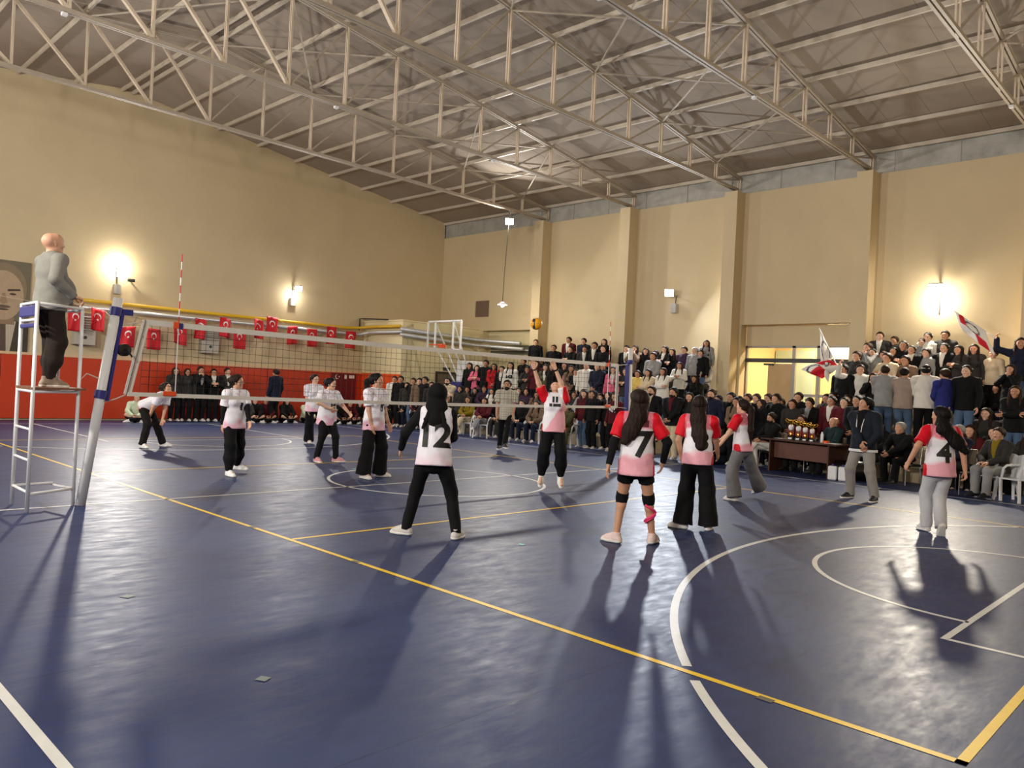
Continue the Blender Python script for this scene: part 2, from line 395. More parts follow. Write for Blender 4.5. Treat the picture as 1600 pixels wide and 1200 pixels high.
# wind bracing rods in the roof plane
for xa, xb in ((CX[0], CX[1]), (CX[2], CX[3]), (CX[4], CX[5])):
    for k in range(-8, 8, 2):
        ya, yb = nodes[k + NP], nodes[k + 2 + NP]
        for q0, q1 in ((ya, yb), (yb, ya)):
            MB().tube([(xa, q0, topz(q0) - .05), (xb, q1, topz(q1) - .05)], .022, 6).build('wind_brace', M_CHORD, ceiling)
# bolts/lamps nodes: small white junction boxes on bottom chords
for px, py, X in ((935, 17, CX[3]), (1178, 158, CX[3]), (525, 173, CX[1]), (770, 258, CX[1]), (1580, 178, CX[4]), (100, 33, CX[1])):
    p = onx(px, py, X); p[2] = ZB
    tag(MB().box((p[0], p[1], ZB - .075), (.09, .10, .06)).build('junction_box', M_WHITE, bevel=.01), 'small white junction box fixed under a truss chord', 'junction box', 'junction boxes on the trusses')

# corner room projecting from the end wall
BX, BY, BZ = -13.32, 13.9, 3.93
cr_ = struct(MB().bx((XL, BY, 0), (BX, YB, BZ)).build('wall_corner_room', M_WALL2))
MB().bx((XL, BY - .04, BZ), (BX + .04, YB, BZ + .05)).build('coping', M_WALL2, cr_)
dr = empty('door_1', (BX, 16.14, 0)); dr['kind'] = 'structure'
MB().bx((0.0, -.54, 0), (.05, .54, 2.12)).build('door_frame', mat('dark_frame', (52, 42, 34), 0.5), dr)
MB().bx((.03, -.46, 0), (.06, .46, 2.04)).build('door_leaf', mat('brown_leaf', (112, 96, 74), 0.6), dr)  # door leaf in one plain brown of its own
MB().box((.09, .38, 1.05), (.05, .12, .03)).build('door_handle', M_CHROME, dr)
MB().box((.03, 0, 2.24), (.05, .34, .12)).build('exit_light', M_DARKGREY, dr)

# orange wall pads (each panel its own piece)
def pads(ax, fixed, lo, hi, step, z0, z1, th, m, parent, sgn):
    n = max(1, round((hi - lo) / step)); st = (hi - lo) / n
    for i in range(n):
        a, c_ = lo + i * st + .008, lo + (i + 1) * st - .008
        bb = MB()
        if ax == 'y': bb.bx((min(fixed, fixed + sgn * th), a, z0), (max(fixed, fixed + sgn * th), c_, z1))
        else: bb.bx((a, min(fixed, fixed + sgn * th), z0), (c_, max(fixed, fixed + sgn * th), z1))
        bb.build('wall_pad', m, parent, bevel=.012)
pads('y', XL, YN, BY, 2.05, 0.05, 1.88, .06, M_ORANGE, wl, 1)
pads('x', BY, XL + .06, BX, 1.22, 0.05, 1.92, .06, M_ORANGE2, cr_, -1)
MB().bx((XL, YN, 1.885), (XL + .05, BY, 1.96)).build('pad_rail', mat('pale_rail', (226, 190, 150), 0.6), wl)

# bleachers (two blocks, stepped, with beige front)
RY = [14.1, 14.85, 15.6, 16.35, 17.1]; RZ = [.37, .74, 1.11, 1.48, 1.85]
def bleacher(x0, x1, label):
    b_ = empty('bleacher', ((x0 + x1) / 2, RY[0], 0), 0, label, 'bleacher')
    hw = (x1 - x0) / 2
    for i in range(5):
        MB().bx((-hw, RY[i] - RY[0], 0), (hw, (RY[i + 1] if i < 4 else YB - .005) - RY[0] - .002, RZ[i])).build('step', M_CONC, b_)
        MB().bx((-hw, RY[i] - RY[0] - .02, RZ[i] - .05), (hw, RY[i] - RY[0] + .10, RZ[i] + .012)).build('nosing', M_WALL2, b_)
    return b_
bleacher(-11.15, -2.05, 'long stepped beige bleacher between the corner room and the doorway')
bleacher(2.3, 13.5, 'stepped beige bleacher behind the desk and the white chairs')

# glazed doorway in the recess with the lit corridor behind
YD = YB + .42
dw = empty('door_2', (0.1, YD, 0)); dw['kind'] = 'structure'
zH = 3.28
for x in (-1.72, 1.62): MB().bx((x - .05, -.05, 0), (x + .05, .05, zH)).build('jamb', M_ALU, dw)
for x in (-.18, .56): MB().bx((x - .05, -.05, 0), (x + .05, .05, zH)).build('mullion', M_ALU, dw)
MB().bx((-1.72, -.05, zH - .06), (1.62, .05, zH)).build('head', M_ALU, dw)
MB().bx((-1.72, -.06, 2.78), (1.62, .06, 2.90)).build('transom', M_DARKGREY, dw)
MB().bx((-.18, -.04, 1.78), (1.62, .04, 1.86)).build('rail', M_ALU, dw)
for x0, x1, z0, z1 in ((-.13, .51, 1.86, 2.78), (-.13, .51, .1, 1.78), (.61, 1.57, 1.86, 2.78), (.61, 1.57, .1, 1.78), (-.13, .51, 2.9, 3.22), (.61, 1.57, 2.9, 3.22), (-1.67, -.23, 2.9, 3.22)):
    MB().bx((x0, -.006, z0), (x1, .006, z1)).build('pane', M_GLASS, dw)
lf = MB().bx((-.98, -.03, 0), (-.24, .03, 2.74)).build('door_leaf', M_DOORLEAF, dw)
MB().box((-.86, -.06, 1.0), (.03, .05, .5)).build('pull_handle', M_DARKGREY, dw)
MB().box((-.95, -.06, 2.72), (.3, .06, .06)).build('door_closer', M_DARKGREY, dw)
struct(MB().bx((R2[0], YB + .36, zH), (R2[1], YB + .5, ZL)).build('trim_1', M_WALL))
# corridor
cb = MB(); cb.bx((-1.9, YB + 2.9, 0), (2.1, YB + 3.0, 4.1)); cb.bx((-1.95, YB + .35, 0), (-1.85, YB + 3, 4.1)); cb.bx((2.05, YB + .35, 0), (2.15, YB + 3, 4.1)); cb.bx((-1.95, YB + .47, 4.1), (2.15, YB + 3, 4.2))
struct(cb.build('wall_corridor', mat('corridor_paint', (236, 208, 150), 0.7, noise=.05)))
tag(MB().bx((-1.80, YB + 2.80, 0), (-.5, YB + 2.88, 3.3)).build('pale_green_panel', mat('pale_green', (190, 208, 190), .6)), 'pale green panel in the corridor behind the open doorway', 'wall panel')
tag(MB().bx((.62, YB + 2.82, 0), (2.0, YB + 2.89, 2.9)).build('added_white_panel', mat('bright_exterior_white', (244, 242, 236), .6)), 'added white panel standing in for the bright exterior behind the right glass pane', 'wall panel')  # added panel, its white stands in for the bright exterior seen through the pane
cl = empty('corridor_lamp', (.6, YB + 1.7, 4.06), 0, 'square ceiling lamp in the corridor behind the glazed door', 'lamp')
MB().box((0, 0, .02), (.62, .62, .04)).build('tray', M_WHITE, cl); MB().box((0, 0, -.01), (.56, .56, .02)).build('diffuser', mat('corridor_diffuser', (255, 240, 210), .4, emit=(255, 226, 170), estr=12.0), cl)
ld = bpy.data.lights.new('corridor_light', 'AREA'); ld.size = .55; ld.energy = 230; ld.color = (1.0, .86, .62); lo = bpy.data.objects.new('corridor_light', ld); COL.objects.link(lo); lo.parent = cl; lo.location = (0, 0, -.03)
# ------------------------------------------------------------------ lamps
def floodlight(i, pos, aim, watt, colr, size, label):
    p = np.array(pos); d = np.array(aim, float) - p; d /= np.linalg.norm(d)
    t_ = empty('floodlight', pos, 0, label, 'floodlight', 'floodlights of the hall')
    rt = np.cross(d, (0, 0, 1.0)); rt /= np.linalg.norm(rt); up = np.cross(rt, d)
    fr = ((0, 0, 0), rt, up, d); h = size / 2
    MB().prism([(-h, -h * .8), (h, -h * .8), (h, h * .8), (-h, h * .8)], -.14, -.01, fr).build('housing', M_LAMPH, t_, bevel=.02)
    MB().prism([(-h * .9, -h * .7), (h * .9, -h * .7), (h * .9, h * .7), (-h * .9, h * .7)], -.01, .0, fr).build('lens', M_LAMPC if colr == COOL else M_LAMP, t_)
    # bracket to whatever carries it
    if p[1] > 16.9: q = np.array([0, YB - p[1], -.05 if i != 4 else .12])
    elif p[0] < -15: q = np.array([XL - p[0], 0, -.05])
    elif p[1] < -7: q = np.array([0, YN - p[1], -.05])
    else: q = np.array([0, 0, ZB - p[2]])
    MB().bar(-d * .1, q, .05, .04).build('bracket', M_LAMPH, t_)
    if i == 4: MB().tube([(0, YB - p[1] - .02, .1), (0, YB - p[1] - .02, -.6)], .014, 6).build('conduit', M_DARKGREY, t_)
    if p[2] < 6 and p[1] > -7 and i != 4:
        bx_ = q + np.array([.03 if p[0] < -15 else 0, -.06 if p[1] > 16.9 else 0, -.42]); MB().box(bx_, (.2, .2, .3)).build('ballast_box', M_LAMPH, t_, bevel=.01)
        MB().tube([q, bx_], .012, 6).build('cable', M_DARKGREY, t_)
    ld = bpy.data.lights.new('flood_beam', 'AREA'); ld.shape = 'DISK'; ld.size = size; ld.energy = watt; ld.color = colr; ld.spread = math.radians(170)
    lo = bpy.data.objects.new('flood_beam', ld); COL.objects.link(lo); lo.parent = t_; lo.location = Vector(d * .03)
    lo.rotation_euler = Vector(d).to_track_quat('-Z', 'Y').to_euler()
    # light escaping behind the lens onto the wall that carries the lamp
    sp = {0: ((-.18, 0, .23), 60, WARM), 1: ((-.14, 0, -.24), 25, WHITE), 4: ((0, .12, -.24), 62, WARM)}.get(i)
    if sp:
        l2 = bpy.data.lights.new('lamp_spill', 'POINT'); l2.energy = sp[1]; l2.color = sp[2]; l2.shadow_soft_size = .05
        o2 = bpy.data.objects.new('lamp_spill', l2); COL.objects.link(o2); o2.parent = t_; o2.location = sp[0]
LB = ['large bright floodlight on the end wall above the yellow pipes, beside the net post', 'small floodlight on the end wall above the row of red flags',
      'floodlight hung under the roof truss near the far corner', 'cool white floodlight on the back wall above the bleachers', 'warm floodlight on the back wall right of the doorway']
for i, (pos, aim, watt, colr, size) in enumerate(FLOODS):
    floodlight(i, pos, aim, watt, colr, size, LB[i] if i < 5 else 'floodlight on a wall behind or beside the camera')
# pendant lamp on a long cord in front of the left recess
pp = onx(785, 476, CX[0])
pl = empty('pendant_lamp', pp, 0, 'small pendant lamp on a long cord from the truss in front of the left recess', 'lamp')
MB().lathe((0, 0, 0), [(.02, .11), (.05, .10), (.19, .0), (.18, -.01), (.16, -.005)], 18).build('shade', M_WHITE, pl, smooth=True)
MB().tube([(0, 0, .09), (.01, .02, 1.2), (0, 15.75 - pp[1], ZB - pp[2])], .012, 6).build('cord', M_DARKGREY, pl)
MB().lathe((0, 0, -.03), [(.03, .05), (.07, .0), (.05, -.04), (.01, -.06)], 12).build('bulb', M_LAMP, pl, smooth=True)
ld = bpy.data.lights.new('bulb_light', 'POINT'); ld.energy = 90; ld.color = WARM; ld.shadow_soft_size = .05
lo = bpy.data.objects.new('bulb_light', ld); COL.objects.link(lo); lo.parent = pl; lo.location = (0, 0, -.14)

# ------------------------------------------------------------------ end wall: pipes, heaters, bunting, portrait
xp = XL + .28
def pipe(name, pts, r, m, label, cat='pipe'):
    return tag(MB().tube(pts, r, 12).build(name, m, smooth=True), label, cat)
zp = 3.62
pipe('gas_pipe', [(xp, 2.75, zp), (xp, 12.9, zp), (xp, 13.5, zp + .05), (xp + .4, BY - .2, zp + .1), (BX + .1, BY - .2, zp + .1)], .055, M_YPIPE, 'yellow gas pipe running along the end wall above the flags')
pipe('silver_pipe', [(xp + .05, 2.6, zp - .22), (xp + .05, 13.4, zp - .22), (xp + .5, BY - .22, zp - .12), (BX + .25, BY - .22, zp - .12)], .06, M_SPIPE, 'grey insulated pipe under the yellow gas pipe on the end wall')
pipe('insulated_pipe', [(BX + .22, BY - .25, 3.6), (BX + .22, YB - .3, 3.5), (BX + 2.6, YB - .25, 3.35)], .075, M_SPIPE, 'upper silver insulated pipe along the corner room')
pipe('insulated_pipe', [(BX + .22, BY - .25, 3.4), (BX + .22, YB - .45, 3.28), (BX + 2.9, YB - .4, 3.12)], .065, M_SPIPE, 'lower silver insulated pipe along the corner room')
pipe('drain_pipe', [(XL + .1, 13.6, 3.6), (XL + .1, 13.6, 4.05), (XL + .25, 13.7, 4.05), (XL + 1.6, 13.86, 4.0)], .03, M_DARKGREY, 'thin dark bent pipe rising above the corner room')
for y in np.arange(2.9, 13.5, 2.2):
    tag(MB().bar((XL, y, zp - .34), (xp + .1, y, zp - .34), .04, .04).bar((xp + .1, y, zp - .34), (XL, y, zp - .7), .03, .03).build('pipe_bracket', M_GREYBOX), 'grey bracket carrying the pipes on the end wall', 'bracket', 'pipe brackets')
for k, yc in enumerate((3.66, 7.52)):
    h_ = empty('fan_heater', (XL, yc, 2.28), 0, ['pale grey fan heater with louvres behind the referee stand', 'pale grey fan heater with louvres behind the net, between flags'][k], 'heater')
    MB().bx((0, -.29, 0), (.36, .29, .95)).build('casing', M_GREYBOX, h_, bevel=.015)
    for j in range(6): MB().bar((.37, -.24, .45 + j * .075), (.37, .24, .45 + j * .075), .03, .05, (1, 0, 1)).build('louvre', M_GREYBOX, h_)
    MB().lathe((.365, 0, .22), [(.05, -.01), (.05, .005), (.02, .008)], 12, axis=0).build('badge', M_DARKGREY, h_)
cm = empty('security_camera', onx(205, 438, XL + .2), 0, 'small security camera on the end wall beside the bright floodlight', 'camera')
MB().lathe((0, 0, 0), [(.05, -.1), (.055, .0), (.05, .1)], 12, axis=1).build('barrel', M_DARKGREY, cm); MB().bar((0, 0, 0), (-.2, 0, .04), .03, .03).build('arm', M_GREYBOX, cm)

# red flags on a cord
FL = [(118, 500), (152, 500), (200, 527), (240, 530), (280, 522), (313, 514), (352, 512), (374, 530), (403, 514), (425, 510), (457, 524), (487, 528), (517, 524), (548, 531)]
def crescent(n=22):
    out = []
    for k in range(n + 1):
        a = math.radians(40 + 280 * k / n); out.append((.10 * math.cos(a), .10 * math.sin(a)))
    for k in range(n, -1, -1):
        a = math.radians(52 + 256 * k / n); out.append((.025 + .08 * math.cos(a), .08 * math.sin(a)))
    return out
def star(c, r):
    return [(c[0] + (r if k % 2 == 0 else r * .42) * math.cos(math.pi + k * math.pi / 5), c[1] + (r if k % 2 == 0 else r * .42) * math.sin(math.pi + k * math.pi / 5)) for k in range(10)]
XF = XL + .5
tops = []
for i, (px, py) in enumerate(FL):
    c = onx(px, py, XF); W_, H_ = .46, .66
    amp = [.05, .11, .06, .04, .07, .12, .10, .03, .12, .04, .05, .04, .08, .05][i]; ph = i * 1.7; tw = random.uniform(-.25, .25); tilt = [.0, .2, -.12, .02, .22, .1, .15, 0, .2, .1, -.1, 0, 0, .03][i]
    o_ = empty('crescent_flag', (c[0], c[1], c[2] + H_ / 2), 0, 'red crescent and star flag, %s along the cord counted from the referee stand' % NTH[i], 'flag', 'bunting flags on the end wall')
    ca, sa = math.cos(tilt), math.sin(tilt)
    nx_, nz_ = 10, 10
    def fpos(u, v, off=0.0):
        x = amp * math.sin(u * 7 + ph + v * 1.5) * (.3 + .7 * v) + tw * (u - .5) * .3 + off
        a, b_ = (u - .5) * W_ * (1 - amp), -v * H_
        return (x, a * ca - b_ * sa * .0 + v * sa * .12, b_ - a * sa)
    mb = MB(); mb.add([fpos(i_ / nx_, j_ / nz_) for j_ in range(nz_ + 1) for i_ in range(nx_ + 1)],
                      [(j_ * (nx_ + 1) + i_, j_ * (nx_ + 1) + i_ + 1, (j_ + 1) * (nx_ + 1) + i_ + 1, (j_ + 1) * (nx_ + 1) + i_) for j_ in range(nz_) for i_ in range(nx_)])
    fo = mb.build('cloth', M_RED, o_, smooth=True); so = fo.modifiers.new('thick', 'SOLIDIFY'); so.thickness = .003
    # crescent and star, hanging sideways (flag turned upright), laid on the cloth
    for nm, poly in (('crescent', crescent()), ('star', star((.10, 0), .045))):
        pts = [(.5 + b_ / W_, .34 + a / H_) for a, b_ in poly]
        n_ = len(pts); mm = MB()
        if nm == 'crescent':
            h2 = n_ // 2
            vs_ = [fpos(u, v, .006) for u, v in pts]
            mm.add(vs_, [(k, k + 1, n_ - 2 - k, n_ - 1 - k) for k in range(h2 - 1)])
        else:
            vs_ = [fpos(u, v, .006) for u, v in pts] + [fpos(.5, .34 + .10 / H_, .006)]
            mm.add(vs_, [(k, (k + 1) % 10, 10) for k in range(10)])
        mm.build(nm, M_FWHITE, o_)
    for e in (0, 1): q = fpos(e, 0); tops.append((c[0] + q[0], c[1] + q[1], c[2] + H_ / 2 + q[2]))
cord = [(XF, 1.2, 3.5)] + sorted(tops, key=lambda t: t[1]) + [(XL + .1, 13.8, 3.65)]
tag(MB().tube(cord, .006, 5).build('bunting_cord', M_ROPE), 'thin cord carrying the red flags along the end wall', 'cord')

# dark red banner with white emblems by the corner
bn = empty('club_banner', (XL + .08, 13.0, 1.86), 0, 'dark red hanging banner with small white emblems on the orange pads', 'banner')
MB().bx((0, -.56, -1.5), (.012, .56, 0)).build('cloth', mat('banner_red', (118, 18, 26), .7, noise=.08), bn)
for nm, poly in (('crescent', crescent()), ('star', star((.10, 0), .045))):
    mm = MB(); pts = [(.015, -.30 + a * .9, -.14 + b_ * .9) for a, b_ in poly]
    if nm == 'crescent': n_ = len(pts); mm.add(pts, [(k, k + 1, n_ - 2 - k, n_ - 1 - k) for k in range(n_ // 2 - 1)])
    else: mm.add(pts + [(.015, -.30 + .09, -.14)], [(k, (k + 1) % 10, 10) for k in range(10)])
    mm.build(nm, M_FWHITE, bn)
MB().box((.014, .08, -.13), (.004, .10, .16)).build('emblem', M_FWHITE, bn); MB().box((.014, .36, -.12), (.004, .24, .13)).build('lettering', M_FWHITE, bn)

# large portrait banner (generic man in a suit)
pc = onx(14, 470, XL + .02)
pt = empty('portrait_banner', (XL + .03, 1.58, 1.72), 0, 'large grey portrait banner of a man in suit and tie behind the referee', 'banner')
H0 = 2.82
PM = lambda n, c: mat('portrait_' + n, c, .8, noise=.12, scale=5)
MB().bx((0, -1.0, 0), (.01, .66, H0)).build('backing', PM('back', (120, 112, 92)), pt)
def flat(nm, poly, m, x): mm = MB(); mm.prism(poly, 0, .002, ((x, 0, 0), (0, 1, 0), (0, 0, 1), (1, 0, 0))); mm.build(nm, m, pt)
ell = lambda cy, cz, a, b_, n=40, s=1.0: [(cy + a * math.cos(2 * math.pi * k / n), cz + b_ * math.sin(2 * math.pi * k / n)) for k in range(n)]
flat('suit', [(-1.0, 0), (.66, 0), (.66, .98), (.35, 1.12), (-.35, 1.12), (-1.0, .9)], PM('suit', (74, 66, 56)), .011)
flat('shirt', [(-.36, 1.1), (.34, 1.1), (.20, .1), (0, 0), (-.2, .1)], PM('shirt', (196, 184, 164)), .013)
flat('tie', [(-.09, 1.0), (.09, 1.0), (.13, .1), (0, 0), (-.13, .1)], PM('tie', (96, 80, 66)), .015)
flat('neck', [(-.3, 1.0), (.3, 1.0), (.27, 1.45), (-.27, 1.45)], PM('neck', (150, 126, 100)), .016)
flat('hair', ell(0, 2.02, .58, .72), PM('hair', (142, 126, 100)), .017)
flat('face', ell(0, 1.82, .50, .70), PM('face', (186, 162, 132)), .019)
for s in (-1, 1):
    flat('eyebrow', [(s * .10, 2.00), (s * .40, 2.03), (s * .42, 1.98), (s * .10, 1.94)][::1 if s < 0 else -1], PM('dark', (78, 64, 52)), .021)
    flat('eye', ell(s * .23, 1.87, .085, .032, 16), PM('dark', (78, 64, 52)), .021)
flat('nose', [(-.03, 1.88), (.04, 1.88), (.11, 1.62), (.0, 1.57), (-.09, 1.62)], PM('nose', (160, 134, 106)), .021)
flat('moustache', ell(0, 1.50, .19, .045, 20), PM('mous', (110, 92, 74)), .022); flat('mouth', ell(0, 1.42, .15, .025, 20), PM('dark', (78, 64, 52)), .022)

# ------------------------------------------------------------------ net, posts, antennae
net = empty('volleyball_net', (0, 4.5, 0), 0, 'volleyball net with white tapes stretched across the court', 'net')
def ny(y): return y - 4.5
TN = [(-.37, 2.24), (9.41, 2.24)]; BN = [(-.55, 1.30), (9.43, 1.32)]
def sag(y, a): return -a * math.sin(math.pi * max(0, min(1, (y + .4) / 9.8)))
def tape(name, y0, y1, zf, h_, th=.012, n=40):
    mb = MB(); vs_ = []
    for k in range(n + 1):
        y = y0 + (y1 - y0) * k / n; z = zf(y)
        vs_ += [(-th, ny(y), z), (th, ny(y), z), (th, ny(y), z - h_), (-th, ny(y), z - h_)]
    fs = []
    for k in range(n):
        for e in range(4): fs.append((k * 4 + e, k * 4 + (e + 1) % 4, k * 4 + 4 + (e + 1) % 4, k * 4 + 4 + e))
    fs += [(3, 2, 1, 0), (n * 4, n * 4 + 1, n * 4 + 2, n * 4 + 3)]
    mb.add(vs_, fs); return mb.build(name, M_TAPE, net)
ztop = lambda y: 2.25 + sag(y, .02); zbot = lambda y: 1.345 + sag(y, .03)
tape('top_tape', -.37, 9.41, ztop, .07); tape('bottom_tape', -.55, 9.43, zbot, .05)
for (ya, za), (yb, zb) in (((-.37, 2.24), (-.55, 1.32)), ((9.40, 2.24), (9.42, 1.32))):
    m_ = MB()
    for dy in (-.03, .03): m_.bar((0, ny(ya + dy), za), (0, ny(yb + dy), zb), .014, .028)
    m_.build('side_tape', M_TAPE, net)
    MB().tube([(0, ny(ya), za), (0, ny(yb), zb)], .012, 6).build('side_dowel', M_CHROME, net)
m_ = MB(); r_ = .0026
ys = np.arange(-.40, 9.41, .1); zs = np.arange(.1, .9, .1)
for y in ys:
    wob = .012 * math.sin(y * 9)
    m_.tube([(0, ny(y), ztop(y) - .06), (.004, ny(y + wob), (ztop(y) + zbot(y)) / 2), (0, ny(y - .01), zbot(y) - .02)], r_, 4, False)
for k in range(1, 9):
    f_ = k / 9; m_.tube([(.003 * math.sin(y * 5 + k), ny(y), (ztop(y) - .05) * (1 - f_) + zbot(y) * f_ + .010 * math.sin(y * 3.1 + k * 2)) for y in ys], r_, 4, False)
m_.build('net_mesh', M_CORD, net, kind='stuff')
for yy, far in ((.02, 0), (9.07, 1)):
    at_ = empty('antenna', (.02, yy, 1.32), 0, ['red and white striped antenna on the net beside the referee stand', 'red and white striped antenna on the far end of the net'][far], 'antenna')
    for k in range(18):
        MB().tube([(0, 0, k * .1), (0, 0, k * .1 + .1)], .007, 6).build('band', M_RED if (k % 2 and k > 8) else M_FWHITE, at_)
    MB().box((0, -.07 if not far else .03, .02), (.035, .16, .06)).build('lower_strap', M_AORANGE, at_, bevel=.008); MB().box((0, -.03, .89), (.035, .06, .08)).build('upper_strap', M_AORANGE, at_); MB().box((0, .03, .88), (.03, .04, .08)).build('clip', M_BLUE, at_)
# near post, leaning towards the net
ps = empty('net_post', (.03, -1.02, 0), 0, 'leaning white net post with blue padding and winch beside the referee stand', 'post')
pv = np.array([0, .30, 2.47])
P = lambda t_: pv * t_
MB().tube([P(0), P(1)], .055, 16).build('pole', M_WHITE, ps, smooth=True)
MB().bar(P(.50) + [0, .075, 0], P(.93) + [0, .075, 0], .07, .035, (0, 1, 0)).build('sliding_rail', M_BLUE, ps)
for t_ in (.53, .935): MB().tube([P(t_) - pv / 2.47 * .05, P(t_) + pv / 2.47 * .05], .07, 16).build('collar', M_BLUE, ps); 
MB().box(P(.935) + [0, .13, 0], (.06, .12, .07)).build('pulley_head', M_BLUE, ps)
wn_ = MB().lathe(P(.75) + [.0, .17, 0], [(.03, -.05), (.075, -.04), (.075, -.02), (.04, -.01), (.04, .01), (.075, .02), (.075, .04), (.03, .05)], 16, axis=0).build('winch', M_BLACK, ps)
MB().tube([P(.75) + [.05, .17, 0], P(.75) + [.11, .17, .0], P(.75) + [.11, .23, -.08]], .012, 6).build('winch_handle', M_BLACK, ps)
fp_ = empty('net_post', (0.0, 9.95, 0), 0, 'white net post with blue padding at the far end of the net', 'post')
MB().tube([(0, 0, 0), (0, -.10, 2.62)], .05, 16).build('pole', M_WHITE, fp_, smooth=True)
MB().bar((-.02, -.1, .6), (-.02, -.16, 2.3), .08, .05, (0, 1, 0)).build('sliding_rail', M_BLUE, fp_); MB().tube([(0, -.09, 2.27), (0, -.09, 2.36)], .07, 12).build('collar', M_BLUE, fp_)
def rope(pts, lab): return tag(MB().tube(pts, .008, 6).build('net_rope', M_ROPE), lab, 'rope')
rope([(0, -.40, 2.22), (0.01, -.55, 2.18), (.02, -.60, 2.17)], 'short pale rope at the near top corner of the net')
rope([(0, -.57, 1.31), (.01, -.68, 1.26), (.02, -.80, 1.22), (.03, -.86, 1.30)], 'pale rope tying the near bottom corner of the net to the post')
rope([(0, 9.42, 2.22), (0, 9.8, 2.26)], 'pale rope tying the far top corner of the net to the post')
rope([(0, 9.44, 1.32), (0, 9.85, 1.3)], 'pale rope tying the far bottom corner of the net to the post')
rope([(.03, -.90, 1.5), (.02, -1.02, 1.55), (0, -1.1, 1.45), (.0, -1.08, 1.62)], 'yellowish rope tied between the referee stand and the post')

# volleyball in the air
bp_ = ony(838, 506, 5.9); bp_ = onx(838, 506, .75)
ball = tag(empty('volleyball', bp_), 'yellow and blue volleyball in the air above the jumping player', 'ball')
bm = bmesh.new(); bmesh.ops.create_uvsphere(bm, u_segments=24, v_segments=16, radius=.105)
me = bpy.data.meshes.new('ball_skin'); bm.to_mesh(me); bm.free(); me.shade_smooth()
me.materials.append(mat('ball_yellow', (250, 176, 16), .45)); me.materials.append(mat('ball_blue', (52, 44, 60), .45))
for p in me.polygons:
    c = p.center; c_ = c.x * _r[0] + c.y * _r[1] + c.z * _r[2]
    p.material_index = 1 if -.06 < c_ < -.025 else 0
bs = bpy.data.objects.new('ball_skin', me); COL.objects.link(bs); bs.parent = ball
for ax in (0, 1, 2):
    MB().tube([[.1055 * math.cos(a) if i == ax else (.1055 * math.sin(a) if i == (ax + 1) % 3 else 0) for i in range(3)] for a in np.linspace(0, 2 * math.pi, 33)], .0012, 4, False).build('seam', M_DARKGREY, ball)

# ------------------------------------------------------------------ referee stand
rs = empty('referee_stand', (0, -1.4, 0), 0, 'tall white tubular referee stand with wooden platform and blue pad', 'referee stand')
LA, LB_, LC = np.array([-.38, -.22, 0]), np.array([.27, -.23, 0]), np.array([.02, .30, 0])
ztop_ = 2.32; r_ = .021
up = lambda p, z: np.array([p[0], p[1], z])
for p in (LA, LB_, LC): MB().tube([up(p, 0), up(p, ztop_ - (.04 if p is LC else 0))], r_, 10).build('post', M_WHITE, rs, smooth=True)
LD = np.array([-.42, .20, 0])
for p, q, z in ((LA, LB_, .22), (LB_, LC, .2), (LA, LD, .22), (LD, LC, .2)):
    MB().tube([up(p, z), up(q, z)], .016, 8).build('bottom_rail', M_WHITE, rs, smooth=True)
for z in (.57, .91): MB().tube([up(LA, z), up(LB_, z)], .015, 8).build('rung', M_WHITE, rs, smooth=True)
MB().prism([(LA[0] - .02, LA[1] - .02), (LB_[0] + .02, LB_[1] - .02), (LC[0] + .10, LC[1] + .05), (LD[0], LD[1] + .1)], 1.35, 1.375).build('platform', M_WOOD, rs)
for p, q in ((LA, LB_), (LB_, LC), (LA, LD), (LD, LC)): MB().tube([up(p, 1.33), up(q, 1.33)], .018, 8).build('platform_rail', M_WHITE, rs, smooth=True)
for p, q, z in ((LA, LB_, 2.31), (LA, LB_, 2.12), (LB_, LC, 2.30), (LD, LC, 2.28)): MB().tube([up(p, z), up(q, z)], .018, 8).build('top_rail', M_WHITE, rs, smooth=True)
MB().tube([up(LD, 1.35), up(LD, 2.28)], .018, 8).build('post', M_WHITE, rs, smooth=True); MB().tube([up(LA, 2.28), up(LD, 2.28)], .018, 8).build('top_rail', M_WHITE, rs, smooth=True)
MB().bar(up(LA, 2.22), up(LB_, 2.22), .05, .12).build('blue_pad', M_BLUE, rs, bevel=.01); MB().bar(up(LA, 2.06), up(LB_, 2.06), .03, .05).build('blue_pad', M_BLUE, rs, bevel=.01)

# ------------------------------------------------------------------ portable hoop in the corner
hp = empty('basketball_hoop', (-11.75, 14.6, 0), 0, 'portable basketball hoop with white framed glass board parked in front of the corner room', 'basketball hoop')
BW, BH, z0 = 1.84, 1.05, 2.9
MB().bx((-BW / 2, -.01, z0), (BW / 2, .01, z0 + BH)).build('glass_board', M_GLASS, hp)
for a, b_ in (((-BW / 2, 0, z0), (BW / 2, 0, z0)), ((-BW / 2, 0, z0 + BH), (BW / 2, 0, z0 + BH)), ((-BW / 2, 0, z0), (-BW / 2, 0, z0 + BH)), ((BW / 2, 0, z0), (BW / 2, 0, z0 + BH)), ((-.5, 0, z0), (-.5, 0, z0 + BH)), ((.5, 0, z0), (.5, 0, z0 + BH))):
    MB().bar(a, b_, .05, .06).build('board_frame', M_WHITE, hp)
rim = [(.23 * math.cos(a), -.38 + .23 * math.sin(a), z0 + .15) for a in np.linspace(0, 2 * math.pi, 25)]
MB().tube(rim, .012, 6, False).build('rim', M_AORANGE, hp); MB().bx((-.12, -.16, z0 + .06), (.12, -.01, z0 + .2)).build('rim_plate', M_AORANGE, hp)
for s in (-.5, .5):
    MB().tube([(s, .05, z0 + .9), (s * .7 + .1, .9, 2.1), (s * .5 + .1, 1.5, 1.2)], .03, 8).build('arm', M_WHITE, hp); MB().tube([(s, .05, z0 + .1), (s * .6 + .1, 1.0, 1.5)], .03, 8).build('arm', M_WHITE, hp)
